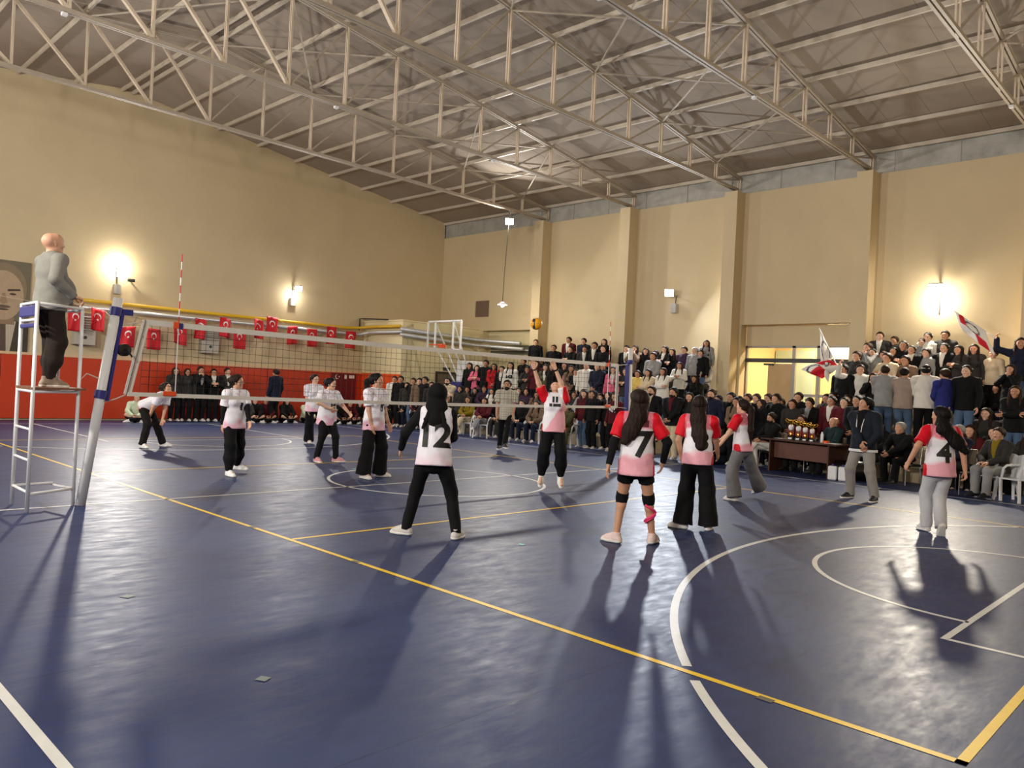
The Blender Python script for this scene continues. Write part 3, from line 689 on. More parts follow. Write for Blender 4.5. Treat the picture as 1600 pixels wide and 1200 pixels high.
MB().bx((-.35, 1.0, .35), (.45, 1.7, 2.55)).build('mast_cover', M_PLASTIC, hp, bevel=.03); MB().bx((-.5, .8, .35), (.55, 2.2, 1.75)).build('blue_base', M_BLUE, hp, bevel=.03)
for x in (-.4, .45):
    for y in (.95, 2.05): MB().lathe((x, y, .17), [(.17, -.04), (.17, .04)], 14, axis=0).build('wheel', M_BLACK, hp)

# ------------------------------------------------------------------ officials' desk with trophies
dk = empty('desk', (2.59, 13.15, 0), math.atan2(-.38, 1.47), 'dark walnut desk with panel front carrying the trophies', 'desk')
MB().box((0, .05, .735), (2.0, .8, .035)).build('desk_top', M_DESK, dk, bevel=.005)
for x in (-.78, .78): MB().box((x, .05, .36), (.035, .68, .72)).build('side_panel', M_DESK, dk)
MB().box((0, -.16, .50), (1.5, .02, .36)).build('front_panel', M_DESK2, dk)
def trophy(x, y, sc, rz, i):
    w_ = dk.matrix_world
    c, s_ = math.cos(dk.rotation_euler[2]), math.sin(dk.rotation_euler[2]); X, Y = 2.59 + c * x - s_ * y, 13.15 + s_ * x + c * y
    t_ = empty('trophy', (X, Y, .754), rz, 'gold cup trophy with black base, %s in the row from the white bottle' % NTH[3 - i], 'trophy', 'trophies on the desk')
    z = lambda v: v * sc
    MB().box((0, 0, z(.035)), (z(.12), z(.12), z(.07))).build('base', M_BLACK, t_, bevel=.004); MB().box((0, z(-.062), z(.035)), (z(.08), z(.004), z(.035))).build('plaque', M_FWHITE, t_)
    MB().lathe((0, 0, 0), [(z(.045), z(.07)), (z(.025), z(.12)), (z(.035), z(.15)), (z(.018), z(.17)), (z(.02), z(.22))], 14).build('stem', M_GOLD, t_, smooth=True)
    MB().lathe((0, 0, z(.28)), [(z(.02), z(-.07)), (z(.05), z(-.05)), (z(.06), 0), (z(.05), z(.05)), (z(.02), z(.06))], 14).build('medallion', M_FWHITE, t_, smooth=True)
    MB().lathe((0, 0, 0), [(z(.02), z(.33)), (z(.045), z(.36)), (z(.075), z(.43)), (z(.08), z(.46)), (z(.07), z(.46)), (z(.03), z(.38))], 16).build('cup', M_GOLD, t_, smooth=True)
    for s_ in (-1, 1):
        MB().tube([(s_ * z(.06), 0, z(.39)), (s_ * z(.11), 0, z(.40)), (s_ * z(.14), 0, z(.45)), (s_ * z(.11), 0, z(.475)), (s_ * z(.085), 0, z(.45))], z(.009), 6).build('handle', M_GOLD, t_, smooth=True)
        MB().bar((s_ * z(.05), 0, z(.33)), (s_ * z(.045), 0, z(.1)), .006, z(.05)).build('ribbon', M_MAROON, t_)
for i, x in enumerate((-.34, -.13, .06, .25)): trophy(x, -.12 - i * .01, 1.0 - .05 * i, .1, i)
for nm, lc, dm, m_, lb in (('paper', (-.75, 0, .757), (.3, .21, .006), M_FWHITE, 'white papers on the left of the desk'), ('paper', (.72, -.05, .757), (.3, .21, .006), M_FWHITE, 'white papers on the right of the desk'),
                           ('bottle', (.47, -.1, .87), (.055, .055, .24), M_PLASTIC, 'white upright bottle on the desk beside the trophies'), ('orange_box', (.58, -.1, .78), (.10, .08, .05), M_AORANGE, 'small orange box on the desk beside the white bottle')):
    c, s_ = math.cos(dk.rotation_euler[2]), math.sin(dk.rotation_euler[2])
    mb = MB()
    if nm == 'bottle': mb.lathe((0, 0, 0), [(.026, -.115), (.03, -.1), (.03, .07), (.014, .1), (.014, .12)], 12)
    else: mb.box((0, 0, 0), dm)
    o = mb.build(nm, m_, smooth=(nm == 'bottle')); o.location = (2.59 + c * lc[0] - s_ * lc[1], 13.15 + s_ * lc[0] + c * lc[1], lc[2]); o.rotation_euler = (0, 0, dk.rotation_euler[2]); tag(o, lb, nm.replace('_', ' '))
# bag and water packs by the desk
wp = onz(1305, 751)
for k in range(2):
    o = empty('water_canister', (wp[0] - .1 + .22 * k, wp[1] + .1, 0), .2, 'white plastic water canister on the floor beside the desk', 'canister', 'water canisters')
    MB().box((0, 0, .15), (.18, .16, .30)).build('body', M_PLASTIC, o, bevel=.03); MB().lathe((0, 0, .3), [(.03, 0), (.03, .04)], 10).build('cap', M_BLUE, o)
bg = empty('sports_bag', (wp[0] + .15, wp[1] + .45, 0), .2, 'black shiny sports bag behind the white canisters', 'bag')
MB().lathe((0, 0, .22), [(.05, -.36), (.2, -.33), (.22, 0), (.2, .33), (.05, .36)], 14, axis=0).build('body', mat('black_vinyl', (14, 14, 16), .25, bump=.4, bscale=12), bg, smooth=True)
MB().tube([(-.15, 0, .40), (-.1, 0, .62), (.1, 0, .62), (.15, 0, .40)], .015, 6).build('strap', M_BLACK, bg)

# ------------------------------------------------------------------ plastic chairs
def plastic_chair_mesh():
    parts = {}
    b_ = MB(); b_.prism([(-.23, -.22), (.23, -.22), (.21, .22), (-.21, .22)], .40, .425); parts['seat'] = b_
    b_ = MB(); n = 9; vs_ = []
    for j in range(6):
        for i in range(n):
            u = (i / (n - 1) - .5); z = .42 + .44 * j / 5
            vs_.append((u * (.46 - .04 * j / 5), -.20 - .10 * j / 5 + .18 * u * u, z - (.05 * (2 * u) ** 2 if j == 5 else 0)))
    fs = [(j * n + i, j * n + i + 1, (j + 1) * n + i + 1, (j + 1) * n + i) for j in range(5) for i in range(n - 1)]
    m = len(vs_); vs_ += [(x, y - .015, z) for x, y, z in vs_]
    fs2 = [tuple(m + k for k in reversed(q)) for q in fs]; b_.add(vs_, fs + fs2); parts['backrest'] = b_
    for s in (-1, 1):
        parts['leg%d0' % s] = MB().bar((s * .21, .2, .41), (s * .25, .24, 0), .045, .035); parts['leg%d1' % s] = MB().bar((s * .20, -.2, .41), (s * .24, -.27, 0), .045, .035)
        parts['arm%d' % s] = MB().tube([(s * .22, .2, .41), (s * .27, .22, .60), (s * .27, .14, .65), (s * .25, -.22, .66)], .022, 8)
    return {k: v.mesh(k.rstrip('-01') if k.startswith(('leg', 'arm')) else k) for k, v in parts.items()}
_pc = plastic_chair_mesh()
for me in _pc.values(): me.materials.append(M_PLASTIC)
def plastic_chair(x, y, rz, label, group='white plastic chairs'):
    t_ = empty('plastic_chair', (x, y, 0), rz, label, 'chair', group)
    for k, me in _pc.items():
        o = bpy.data.objects.new('leg' if k.startswith('leg') else 'armrest' if k.startswith('arm') else k, me); COL.objects.link(o); o.parent = t_
    return t_
# ------------------------------------------------------------------ figures: smooth implicit surfaces turned into meshes
A3 = lambda *v: np.array(v, float)
def unit(v): return v / (np.linalg.norm(v) + 1e-12)

def surface_net(F, org, vox):
    S = F < 0; nx, ny_, nz = F.shape
    cnt = np.zeros((nx - 1, ny_ - 1, nz - 1), np.int8)
    for i in (0, 1):
        for j in (0, 1):
            for k in (0, 1): cnt += S[i:nx - 1 + i, j:ny_ - 1 + j, k:nz - 1 + k]
    act = (cnt > 0) & (cnt < 8); ci = np.argwhere(act)
    if len(ci) == 0: return np.zeros((0, 3)), []
    idx = -np.ones(act.shape, np.int64); idx[act] = np.arange(len(ci))
    cor = {}
    for i in (0, 1):
        for j in (0, 1):
            for k in (0, 1): cor[i, j, k] = F[ci[:, 0] + i, ci[:, 1] + j, ci[:, 2] + k]
    P = np.zeros((len(ci), 3)); n = np.zeros(len(ci))
    for (a, b) in [((0, j, k), (1, j, k)) for j in (0, 1) for k in (0, 1)] + [((i, 0, k), (i, 1, k)) for i in (0, 1) for k in (0, 1)] + [((i, j, 0), (i, j, 1)) for i in (0, 1) for j in (0, 1)]:
        fa, fb = cor[a], cor[b]; m = (fa < 0) != (fb < 0); t = np.where(m, fa / np.where(m, fa - fb, 1), 0)[:, None]
        P += np.where(m[:, None], np.array(a) + t * (np.array(b) - np.array(a)), 0); n += m
    V = (ci + P / n[:, None]) * vox + org
    faces = []
    for ax in range(3):
        o1, o2 = [(1, 2), (2, 0), (0, 1)][ax]
        sl = [slice(None)] * 3; sl[ax] = slice(0, -1); s0 = S[tuple(sl)]; sl[ax] = slice(1, None); s1 = S[tuple(sl)]
        e = np.argwhere(s0 != s1); e = e[(e[:, o1] > 0) & (e[:, o2] > 0) & (e[:, o1] < F.shape[o1] - 1) & (e[:, o2] < F.shape[o2] - 1)]
        def g(d1, d2): c = e.copy(); c[:, o1] += d1; c[:, o2] += d2; return idx[c[:, 0], c[:, 1], c[:, 2]]
        q = np.stack([g(-1, -1), g(0, -1), g(0, 0), g(-1, 0)], 1)
        fl = ~s0[e[:, 0], e[:, 1], e[:, 2]]; q[fl] = q[fl][:, ::-1]; faces.append(q)
    return V, np.concatenate(faces)

def cone(a, b, ra, rb, k=.02, n=None, s=1.0): return ('c', np.array(a, float), np.array(b, float), ra, rb, k, None if n is None else unit(np.array(n, float)), s)
def ball_(a, r, k=.02, n=None, s=1.0): return cone(a, np.array(a) + [0, 0, 1e-4], r, r, k, n, s)
def inflate(ps, e): return [p[:3] + (p[3] + e, p[4] + e) + p[5:] for p in ps]

def prim_d(pr, X, Y, Z):
    _, a, b, ra, rb, k, n, s = pr; ba = b - a; L2 = ba @ ba
    px, py, pz = X - a[0], Y - a[1], Z - a[2]
    t = np.clip((px * ba[0] + py * ba[1] + pz * ba[2]) / L2, 0, 1)
    vx, vy, vz = px - t * ba[0], py - t * ba[1], pz - t * ba[2]
    d2 = vx * vx + vy * vy + vz * vz
    if n is not None: vn = vx * n[0] + vy * n[1] + vz * n[2]; d2 = d2 + vn * vn * (1 / s / s - 1)
    return np.sqrt(d2) - (ra + (rb - ra) * t)

def sdf_mesh(prims, vox, cuts=(), subs=(), wrinkle=0.0, wfreq=30.0, seed=0, strand=0.0):
    """prims: smooth union; cuts: (point, normal) keeps the side behind the normal; subs: primitives carved away"""
    lo = np.min([np.minimum(p[1], p[2]) - max(p[3], p[4]) - p[5] for p in prims], 0) - 3 * vox
    hi = np.max([np.maximum(p[1], p[2]) + max(p[3], p[4]) + p[5] for p in prims], 0) + 3 * vox
    N = np.ceil((hi - lo) / vox).astype(int) + 1
    ax = [(lo[i] + vox * np.arange(N[i])).astype(np.float32) for i in range(3)]
    F = np.full(N, .4, np.float32)
    def region(p, pad):
        r = max(p[3], p[4]) + pad; sl = []
        for i in range(3):
            a = max(0, int((min(p[1][i], p[2][i]) - r - lo[i]) / vox) - 1); b = min(N[i], int((max(p[1][i], p[2][i]) + r - lo[i]) / vox) + 3); sl.append(slice(a, b))
        return tuple(sl), ax[0][sl[0]][:, None, None], ax[1][sl[1]][None, :, None], ax[2][sl[2]][None, None, :]
    for p in prims:
        sl, X, Y, Z = region(p, p[5] + 3 * vox); d = prim_d(p, X, Y, Z); f = F[sl]; k = p[5]
        h = np.maximum(k - np.abs(f - d), 0) / k; F[sl] = np.minimum(f, d) - h * h * k * .25
    X, Y, Z = ax[0][:, None, None], ax[1][None, :, None], ax[2][None, None, :]
    if wrinkle:
        F += wrinkle * (np.sin(wfreq * (Z + .5 * X) + seed + 2.2 * np.sin(9 * X + seed)) * np.sin(wfreq * .55 * (Y - .6 * Z + X) + 1.3 * seed)).astype(np.float32)
    if strand:
        F += strand * (np.sin(150 * X + 2.5 * np.sin(7 * Z + seed) + seed) * np.sin(110 * Y + 2 * np.sin(9 * Z) + 2 * seed) + .5 * np.sin(70 * X + 40 * Y + 3 * np.sin(5 * Z))).astype(np.float32)
    for p in subs:
        sl, x, y, z = region(p, 4 * vox); F[sl] = np.maximum(F[sl], -prim_d(p, x, y, z))
    for c, n in cuts:
        n = unit(np.array(n, float)); F = np.maximum(F, ((X - c[0]) * n[0] + (Y - c[1]) * n[1] + (Z - c[2]) * n[2]).astype(np.float32))
    return surface_net(F, lo, vox)

def np_mesh(name, chunks, mats):
    """chunks: [(V, F, material index)]"""
    V = []; Fc = []; mi = []; n = 0
    for v, f, m in chunks:
        if len(v) == 0: continue
        V.append(v); Fc.append(np.asarray(f) + n); mi += [m] * len(f); n += len(v)
    me = bpy.data.meshes.new(name)
    V = np.concatenate(V).astype(np.float32); Fc = np.concatenate(Fc).astype(np.int32)
    me.vertices.add(len(V)); me.vertices.foreach_set('co', V.ravel())
    me.loops.add(Fc.size); me.loops.foreach_set('vertex_index', Fc.ravel())
    me.polygons.add(len(Fc)); me.polygons.foreach_set('loop_start', np.arange(0, Fc.size, 4, dtype=np.int32))
    me.polygons.foreach_set('material_index', np.array(mi, np.int32))
    for m in mats: me.materials.append(m)
    me.update(calc_edges=True); me.validate(); me.shade_smooth()
    return me

# materials of people (colour is set per object)
M_SKIN = mat('skin', (200, 150, 120), .55, objcol=True, noise=.05, scale=14)
M_FEAT = mat('eye_and_brow', (34, 24, 20), .5)
M_LIPS = mat('lips', (150, 74, 66), .5)
M_CLOTH = mat('plain_fabric', (128, 128, 128), .85, objcol=True, noise=.10, scale=9, bump=.5, bscale=11, spec=.2)
M_JERSEY = mat('printed_jersey', (255, 255, 255), .6, attr='Col', bump=.55, bscale=10, spec=.25)
M_HAIR = mat('hair', (30, 20, 16), .6, objcol=True, noise=.3, scale=40, bump=.3, bscale=60, spec=.18)
M_SHOE = mat('shoe_upper', (220, 220, 220), .6, objcol=True, noise=.08, scale=20)
M_SOLE = mat('shoe_sole', (236, 234, 228), .6)
M_INK = mat('black_print', (14, 14, 18), .6)
M_BROWNINK = mat('dark_red_print', (92, 24, 34), .6)

def ik(S, T, l1, l2, hint):
    d = T - S; L = np.linalg.norm(d); mx = (l1 + l2) * .998
    if L > mx: T = S + d / L * mx; d = T - S; L = mx
    u = d / L; a = (l1 * l1 - l2 * l2 + L * L) / (2 * L); h = math.sqrt(max(l1 * l1 - a * a, 1e-8))
    p = hint - u * (hint @ u); p = unit(p); return S + u * a + p * h, T

def rotm(ax, a):
    ax = unit(np.array(ax, float)); c, s = math.cos(a), math.sin(a); x, y, z = ax
    return np.array([[c + x * x * (1 - c), x * y * (1 - c) - z * s, x * z * (1 - c) + y * s], [y * x * (1 - c) + z * s, c + y * y * (1 - c), y * z * (1 - c) - x * s], [z * x * (1 - c) - y * s, z * y * (1 - c) + x * s, c + z * z * (1 - c)]])

def skeleton(h=1.68, sex='f', pelvis=None, lean=0.0, side=0.0, twist=0.0, head=(0, 0), wr=None, wl=None, er=None, el=None, ar=None, al=None, kr=None, kl=None, tr=None, tl=None, sw=None, **kw):
    """local frame: forward +Y, right +X. head=(yaw left+, pitch up+). wr/wl wrist targets, ar/al ankle targets, tr/tl toe directions"""
    s = h / 1.68; J = {'s': s, 'h': h, 'sex': sex}
    pe = A3(0, 0, .93) * s if pelvis is None else np.array(pelvis, float)
    R = rotm((0, 0, 1), twist) @ rotm((0, 1, 0), side) @ rotm((1, 0, 0), -lean); J['R'] = R
    up = R @ A3(0, 0, 1); rt = R @ A3(1, 0, 0); fw = R @ A3(0, 1, 0)
    J.update(up=up, rt=rt, fw=fw, pelvis=pe, chest=pe + up * .30 * s, neck=pe + up * .495 * s)
    sw = (sw or (.165 if sex == 'f' else .19)) * s
    J['shr'] = J['neck'] - up * .055 * s + rt * sw; J['shl'] = J['neck'] - up * .055 * s - rt * sw
    RH = rotm((0, 0, 1), head[0] + twist) @ rotm((1, 0, 0), head[1] - lean * .35); J['RH'] = RH
    J['head'] = J['neck'] + up * .03 * s + RH @ A3(0, .018, .112) * s
    for sd, nm in ((1, 'r'), (-1, 'l')):
        sh = J['sh' + nm]; W = wr if sd > 0 else wl
        W = sh + A3(sd * .07, .05, -.505) * s if W is None else np.array(W, float)
        hint = (er if sd > 0 else el); hint = A3(sd * .5, -1, -.1) if hint is None else np.array(hint, float)
        J['e' + nm], J['w' + nm] = ik(sh, W, .275 * s, .245 * s, hint)
        hp_ = pe + rt * sd * .085 * s - up * .02 * s if kw.get('hips_follow') else pe + A3(sd * .085, 0, -.02) * s
        J['h' + nm] = hp_
        an = (ar if sd > 0 else al); an = A3(sd * .095, 0, .085) * s if an is None else np.array(an, float)
        kh = (kr if sd > 0 else kl); kh = A3(sd * .12, 1, .1) if kh is None else np.array(kh, float)
        J['k' + nm], J['a' + nm] = ik(hp_, an, .425 * s, .415 * s, kh)
        td = (tr if sd > 0 else tl); J['t' + nm] = unit(A3(sd * .2, 1, 0) if td is None else np.array(td, float))
    return J

def torso_prims(J, e=0.0, bust=True, belly=0.0):
    s = J['s']; up, rt, fw = J['up'], J['rt'], J['fw']; m = J['sex'] == 'm'; p, c, nk = J['pelvis'], J['chest'], J['neck']
    W = (.150, .128, .150, .125) if not m else (.150, .140, .172, .145)
    P = [cone(p - up * .05 * s, p + up * .04 * s, W[0] * s + e, W[0] * s + e, .05, fw, .74), cone(p + up * .04 * s, p + up * .16 * s, W[0] * s * .96 + e, W[1] * s + e, .05, fw, .74),
         cone(p + up * .16 * s, c + up * .02 * s, W[1] * s + e, W[2] * s + e, .06, fw, .70), cone(c + up * .02 * s, nk - up * .09 * s, W[2] * s + e, W[3] * s + e, .06, fw, .68),
         cone(J['shl'] * .86 + J['shr'] * .14, J['shr'] * .86 + J['shl'] * .14, .058 * s + e, .058 * s + e, .06), cone(nk - up * .07 * s, nk + up * .0 * s, .085 * s + e, .055 * s + e, .05)]
    if not m and bust:
        for sd in (-1, 1): P.append(ball_(c + rt * sd * .068 * s + fw * .075 * s - up * .0 * s, .058 * s + e, .05))
    if belly: P.append(ball_(p + up * .13 * s + fw * (.05 + belly * .3) * s, (.12 + belly * .4) * s + e, .08))
    return P

def limb_prims(J, nm, e=0.0):
    s = J['s']; m = 1.12 if J['sex'] == 'm' else 1.0
    return [cone(J['sh' + nm], J['e' + nm], .050 * s * m + e, .039 * s * m + e, .03), cone(J['e' + nm], J['w' + nm], .040 * s * m + e, .027 * s * m + e, .02)]
def leg_prims(J, nm, e=0.0):
    s = J['s']; m = 1.05 if J['sex'] == 'm' else 1.0; k, a, h = J['k' + nm], J['a' + nm], J['h' + nm]; mid = k * .68 + a * .32; back = unit(np.cross(np.cross(k - a, J['t' + nm]), k - a)) * -1
    return [cone(h, k, .088 * s * m + e, .054 * s * m + e, .04), cone(k, a, .052 * s * m + e, .036 * s * m + e, .03), cone(k * .85 + a * .15 + back * .012 * s, mid - (a - k) * .1 + back * .014 * s, .045 * s + e, .045 * s + e, .03)]

def hand_prims(J, nm, curl=.35, hdir=None, pn=None, th=None, spread=.0):
    s = J['s'] * (1.06 if J['sex'] == 'm' else .98); w_ = J['w' + nm]; sd = 1 if nm == 'r' else -1
    d = unit(w_ - J['e' + nm]) if hdir is None else unit(np.array(hdir, float))
    n = A3(-sd, .15, .0) if pn is None else np.array(pn, float); n = unit(n - d * (n @ d)); sv = np.cross(d, n)
    t = A3(0, 1, .2) if th is None else np.array(th, float)
    if sv @ t < 0: sv = -sv                      # sv points to the thumb side
    P = [cone(w_ - d * .02, w_ + d * .02 * s, .024 * s, .022 * s, .012)]
    offs = (.030, .010, -.010, -.029); ln = (.066, .074, .069, .054)
    for o in offs: P.append(cone(w_ + d * .015 * s + sv * o * .6 * s, w_ + d * .085 * s + sv * o * s, .015 * s, .0125 * s, .010))
    for i, (o, l) in enumerate(zip(offs, ln)):
        p = w_ + d * .088 * s + sv * o * s; a = curl * (.6 + .12 * i); dd = unit(d + sv * spread * o * 12)
        for j, fr in enumerate((.45, .32, .23)):
            ax = np.cross(dd, n); q = p + unit(math.cos(a) * dd + math.sin(a) * n) * l * fr * 1.08 * s
            P.append(cone(p, q, (.0095 - .001 * j) * s, (.0088 - .001 * j) * s, .004)); p = q; a += curl * .8
    p0 = w_ + d * .025 * s + sv * .028 * s; p1 = p0 + unit(d * .6 + sv * .75 + n * .35) * .045 * s; p2 = p1 + unit(d * .9 + sv * .3 + n * .4) * .038 * s
    P += [cone(p0, p1, .0145 * s, .0115 * s, .010), cone(p1, p2, .0115 * s, .009 * s, .004)]
    return P

def head_prims(J, k=1.0):
    s = J['s'] * .985; RH, H = J['RH'], J['head']; T = lambda x, y, z: H + RH @ A3(x, y, z) * s
    m = J['sex'] == 'm'; jw = 1.08 if m else .98
    P = [cone(T(0, -.032, .030), T(0, .022, .036), .084 * s, .080 * s, .02), cone(T(0, .036, .010), T(0, .046, -.05), .062 * s, .046 * s * jw, .035),
         cone(T(-.035 * jw, .02, -.062), T(0, .058, -.094), .026 * s, .024 * s * jw, .03), cone(T(.035 * jw, .02, -.062), T(0, .058, -.094), .026 * s, .024 * s * jw, .03),
         cone(T(-.030, .078, .024), T(.030, .078, .024), .015 * s, .015 * s, .02), cone(T(0, .088, .010), T(0, .106, -.026), .008 * s, .013 * s, .012), ball_(T(-.011, .096, -.029), .009 * s, .008), ball_(T(.011, .096, -.029), .009 * s, .008),
         cone(T(-.018, .083, -.058), T(.018, .083, -.058), .010 * s, .010 * s, .012), ball_(T(-.043, .062, -.022), .026 * s, .03), ball_(T(.043, .062, -.022), .026 * s, .03)]
    for sd in (-1, 1): P.append(cone(T(sd * .080, -.006, .014), T(sd * .078, .0, -.024), .015 * s, .011 * s, .006, RH @ A3(1, 0, 0), .5))
    subs = [ball_(T(sd * .032, .103, .002), .017 * s, .01) for sd in (-1, 1)]
    neck = cone(J['neck'] - J['up'] * .05 * s, H + RH @ A3(0, -.012, -.05) * s, .058 * s * (1.1 if m else .9), .050 * s * (1.12 if m else .92), .03)
    return P, subs, neck, T, s

def face_details(J, vox):
    P, subs, neck, T, s = head_prims(J); ch = []
    eye = [ball_(T(sd * .031, .0815, .002), .0115 * s, .001, J['RH'] @ A3(0, 0, 1), .55) for sd in (-1, 1)]
    brow = [cone(T(sd * .014, .092, .022), T(sd * .046, .078, .024), .005 * s, .003 * s, .001) for sd in (-1, 1)]
    for pr in eye + brow: v, f = sdf_mesh([pr], .0035); ch.append((v, f, 1))
    v, f = sdf_mesh([cone(T(-.017, .0885, -.058), T(.017, .0885, -.058), .0062 * s, .0062 * s, .001)], .0035); ch.append((v, f, 2))
    return ch

def body_mesh(J, vox=.012, hv=.0065, hand_r={}, hand_l={}, belly=0.0, name='body', detail=True, legs=True, arms=True):
    P, subs, neck, T, s = head_prims(J)
    tp = torso_prims(J, -.012, belly=belly); le = -.014 if legs else 0.0; ae = -.008 if arms else 0.0
    full = tp + [neck] + limb_prims(J, 'r', ae) + limb_prims(J, 'l', ae) + leg_prims(J, 'r', le) + leg_prims(J, 'l', le)
    for nm in 'rl':
        a, t = J['a' + nm], J['t' + nm]; full += [cone(a, a - A3(0, 0, .03) * J['s'] + t * .13 * J['s'], .036 * J['s'], .028 * J['s'], .03)]
    full += [cone(p[1], p[2], p[3] * .9, p[4] * .9, p[5]) for p in P[:2]]
    ch = [sdf_mesh(full, vox) + (0,)]
    ch.append(sdf_mesh(P + [cone(neck[1] + (neck[2] - neck[1]) * .25, neck[2], neck[3] * 1.01, neck[4] * 1.01, .03)], hv, subs=subs) + (0,))
    ch += face_details(J, hv)
    for nm, hd in (('r', hand_r), ('l', hand_l)): ch.append(sdf_mesh(hand_prims(J, nm, **hd), hv * (.62 if detail else .85)) + (0,))
    return np_mesh(name, ch, [M_SKIN, M_FEAT, M_LIPS])

def top_mesh(J, e=.016, sleeve='long', hem=.13, vox=.012, wr=.004, belly=0.0, name='top', seed=0, loose=.0, neck_r=.062, mats=None):
    s = J['s']; up = J['up']; P = torso_prims(J, e, belly=belly); m = J['sex'] == 'm'
    P.append(cone(J['pelvis'] + up * .1 * s, J['pelvis'] - up * (hem - .02) * s, (.142 + loose) * s + e, (.180 + loose * .6) * s + e, .05, J['fw'], .80))
    ends = []; allp = list(P)
    for nm in 'rl':
        S, E, W = J['sh' + nm], J['e' + nm], J['w' + nm]
        if sleeve == 'long': allp += [cone(S, E, .064 * s + e * .8, .050 * s + e * .7, .035), cone(E, W + (W - E) * -.02, .050 * s + e * .7, .036 * s + e * .6, .02)]
        elif sleeve == 'short': allp += [cone(S, S + (E - S) * .78, .064 * s + e * .8, .066 * s + e * .9, .035)]
        elif sleeve == 'none': allp += [cone(S, S + (E - S) * .05, .050 * s + e, .05 * s + e, .03)]
    hc = J['pelvis'] - up * hem * s
    subs = [cone(J['neck'] + up * .02 * s, J['neck'] + up * .16 * s, neck_r * s, neck_r * s * 1.4, .01)]
    # the hem plane must not cut arms that hang lower than it: mesh torso and sleeves together, cutting only the torso
    tv, tf = sdf_mesh(P + [p for p in allp[len(P):] if False], vox, cuts=[(hc, -up)], subs=subs, wrinkle=wr, seed=seed)
    sv, sf = [], []
    ch = [(tv, tf, 0)]
    for i, nm in enumerate('rl'):
        k = (len(allp) - len(P)) // 2; pr = allp[len(P) + i * k: len(P) + (i + 1) * k]; S, E, W = J['sh' + nm], J['e' + nm], J['w' + nm]
        cuts = []
        if sleeve == 'none': continue
        if sleeve == 'short': d = unit(E - S); cuts = [(S + (E - S) * .76, d)]
        if sleeve == 'long': d = unit(W - E); cuts = []
        ch.append(sdf_mesh([cone(S - (J['sh' + nm] - J['neck']) * .35, S, .055 * s + e, .06 * s + e, .03)] + pr, vox, cuts=cuts, subs=subs, wrinkle=wr * .8, seed=seed + 2) + (1,))
    me = np_mesh(name, ch, mats or [M_CLOTH, M_CLOTH])
    return me, len(tv)

def trousers_mesh(J, hip=.098, knee=.075, hem=.07, length=1.0, vox=.012, wr=.004, name='trousers', seed=1, top=.09, gather=False, mats=None):
    s = J['s']; up = A3(0, 0, 1) if not J.get('tilt') else J['up']; p = J['pelvis']; bu = J['up'] * .5 + up * .5; m = 1.03 if J['sex'] == 'm' else 1.0
    ch = []
    for nm in 'rl':
        h, k, a = J['h' + nm], J['k' + nm], J['a' + nm]
        P = [cone(p - up * .06 * s, p + bu * top * s, .148 * s * m, .118 * s * m, .03, J['fw'], .76), cone(h + (k - h) * (.17 if length > .5 else .05), k, (hip - .004) * s * m, knee * s, .04)]
        if length > .5:
            an = a - unit(a - k) * -.0 * s
            mid = k * .5 + a * .5
            if gather: P += [cone(k, mid, knee * s, max(knee, hem + .02) * s, .03), cone(mid, a - (a - k) * .06, max(knee, hem + .02) * s, hem * s, .03)]
            else: P += [cone(k, a + unit(a - k) * .03 * s, knee * s, hem * s, .03)]
            cuts = [(k + (a - k) * length + unit(a - k) * (.025 if not gather else 0) * s, unit(a - k))] if length >= .8 else [(k + (a - k) * (length - .5) * 2, unit(a - k))]
        else: cuts = [(h + (k - h) * length * 2, unit(k - h))]
        # cut only affects the leg beyond it; limit by a waist plane too
        cuts.append((p + bu * top * s, bu))
        ch.append(sdf_mesh(P, vox, cuts=cuts, wrinkle=wr, wfreq=24, seed=seed + (nm == 'l')) + (0,))
    return np_mesh(name, ch, mats or [M_CLOTH])

def shoe_meshes(J, nm, vox=.008, name='shoe', pitch=0.0, sole=True):
    s = J['s'] * (1.06 if J['sex'] == 'm' else .98); a = J['a' + nm]; t = J['t' + nm]; sd = np.cross(t, A3(0, 0, 1)); sd = unit(sd); u = unit(np.cross(sd, t)); ax = a - u * .0
    g = lambda f, v, q=0: ax + t * f * s + u * v * s + sd * q * s
    P = [cone(g(-.035, -.045), g(.09, -.052), .042 * s, .046 * s, .03), cone(g(.09, -.052), g(.165, -.062), .044 * s, .034 * s, .03), cone(g(-.01, -.03), g(-.012, .022), .047 * s, .044 * s, .02), cone(g(.02, .0), g(.12, -.04), .038 * s, .030 * s, .03)]
    base = g(0, -.084)
    v, f = sdf_mesh(P, vox, cuts=[(base + u * .018 * s, -u), (g(0, .035), u)])
    up_ = np_mesh(name, [(v, f, 0)], [M_SHOE])
    so = None
    if sole:
        v, f = sdf_mesh(inflate(P[:2], .006), vox, cuts=[(base, -u), (base + u * .028 * s, u)]); so = np_mesh('sole', [(v, f, 0)], [M_SOLE])
    return up_, so

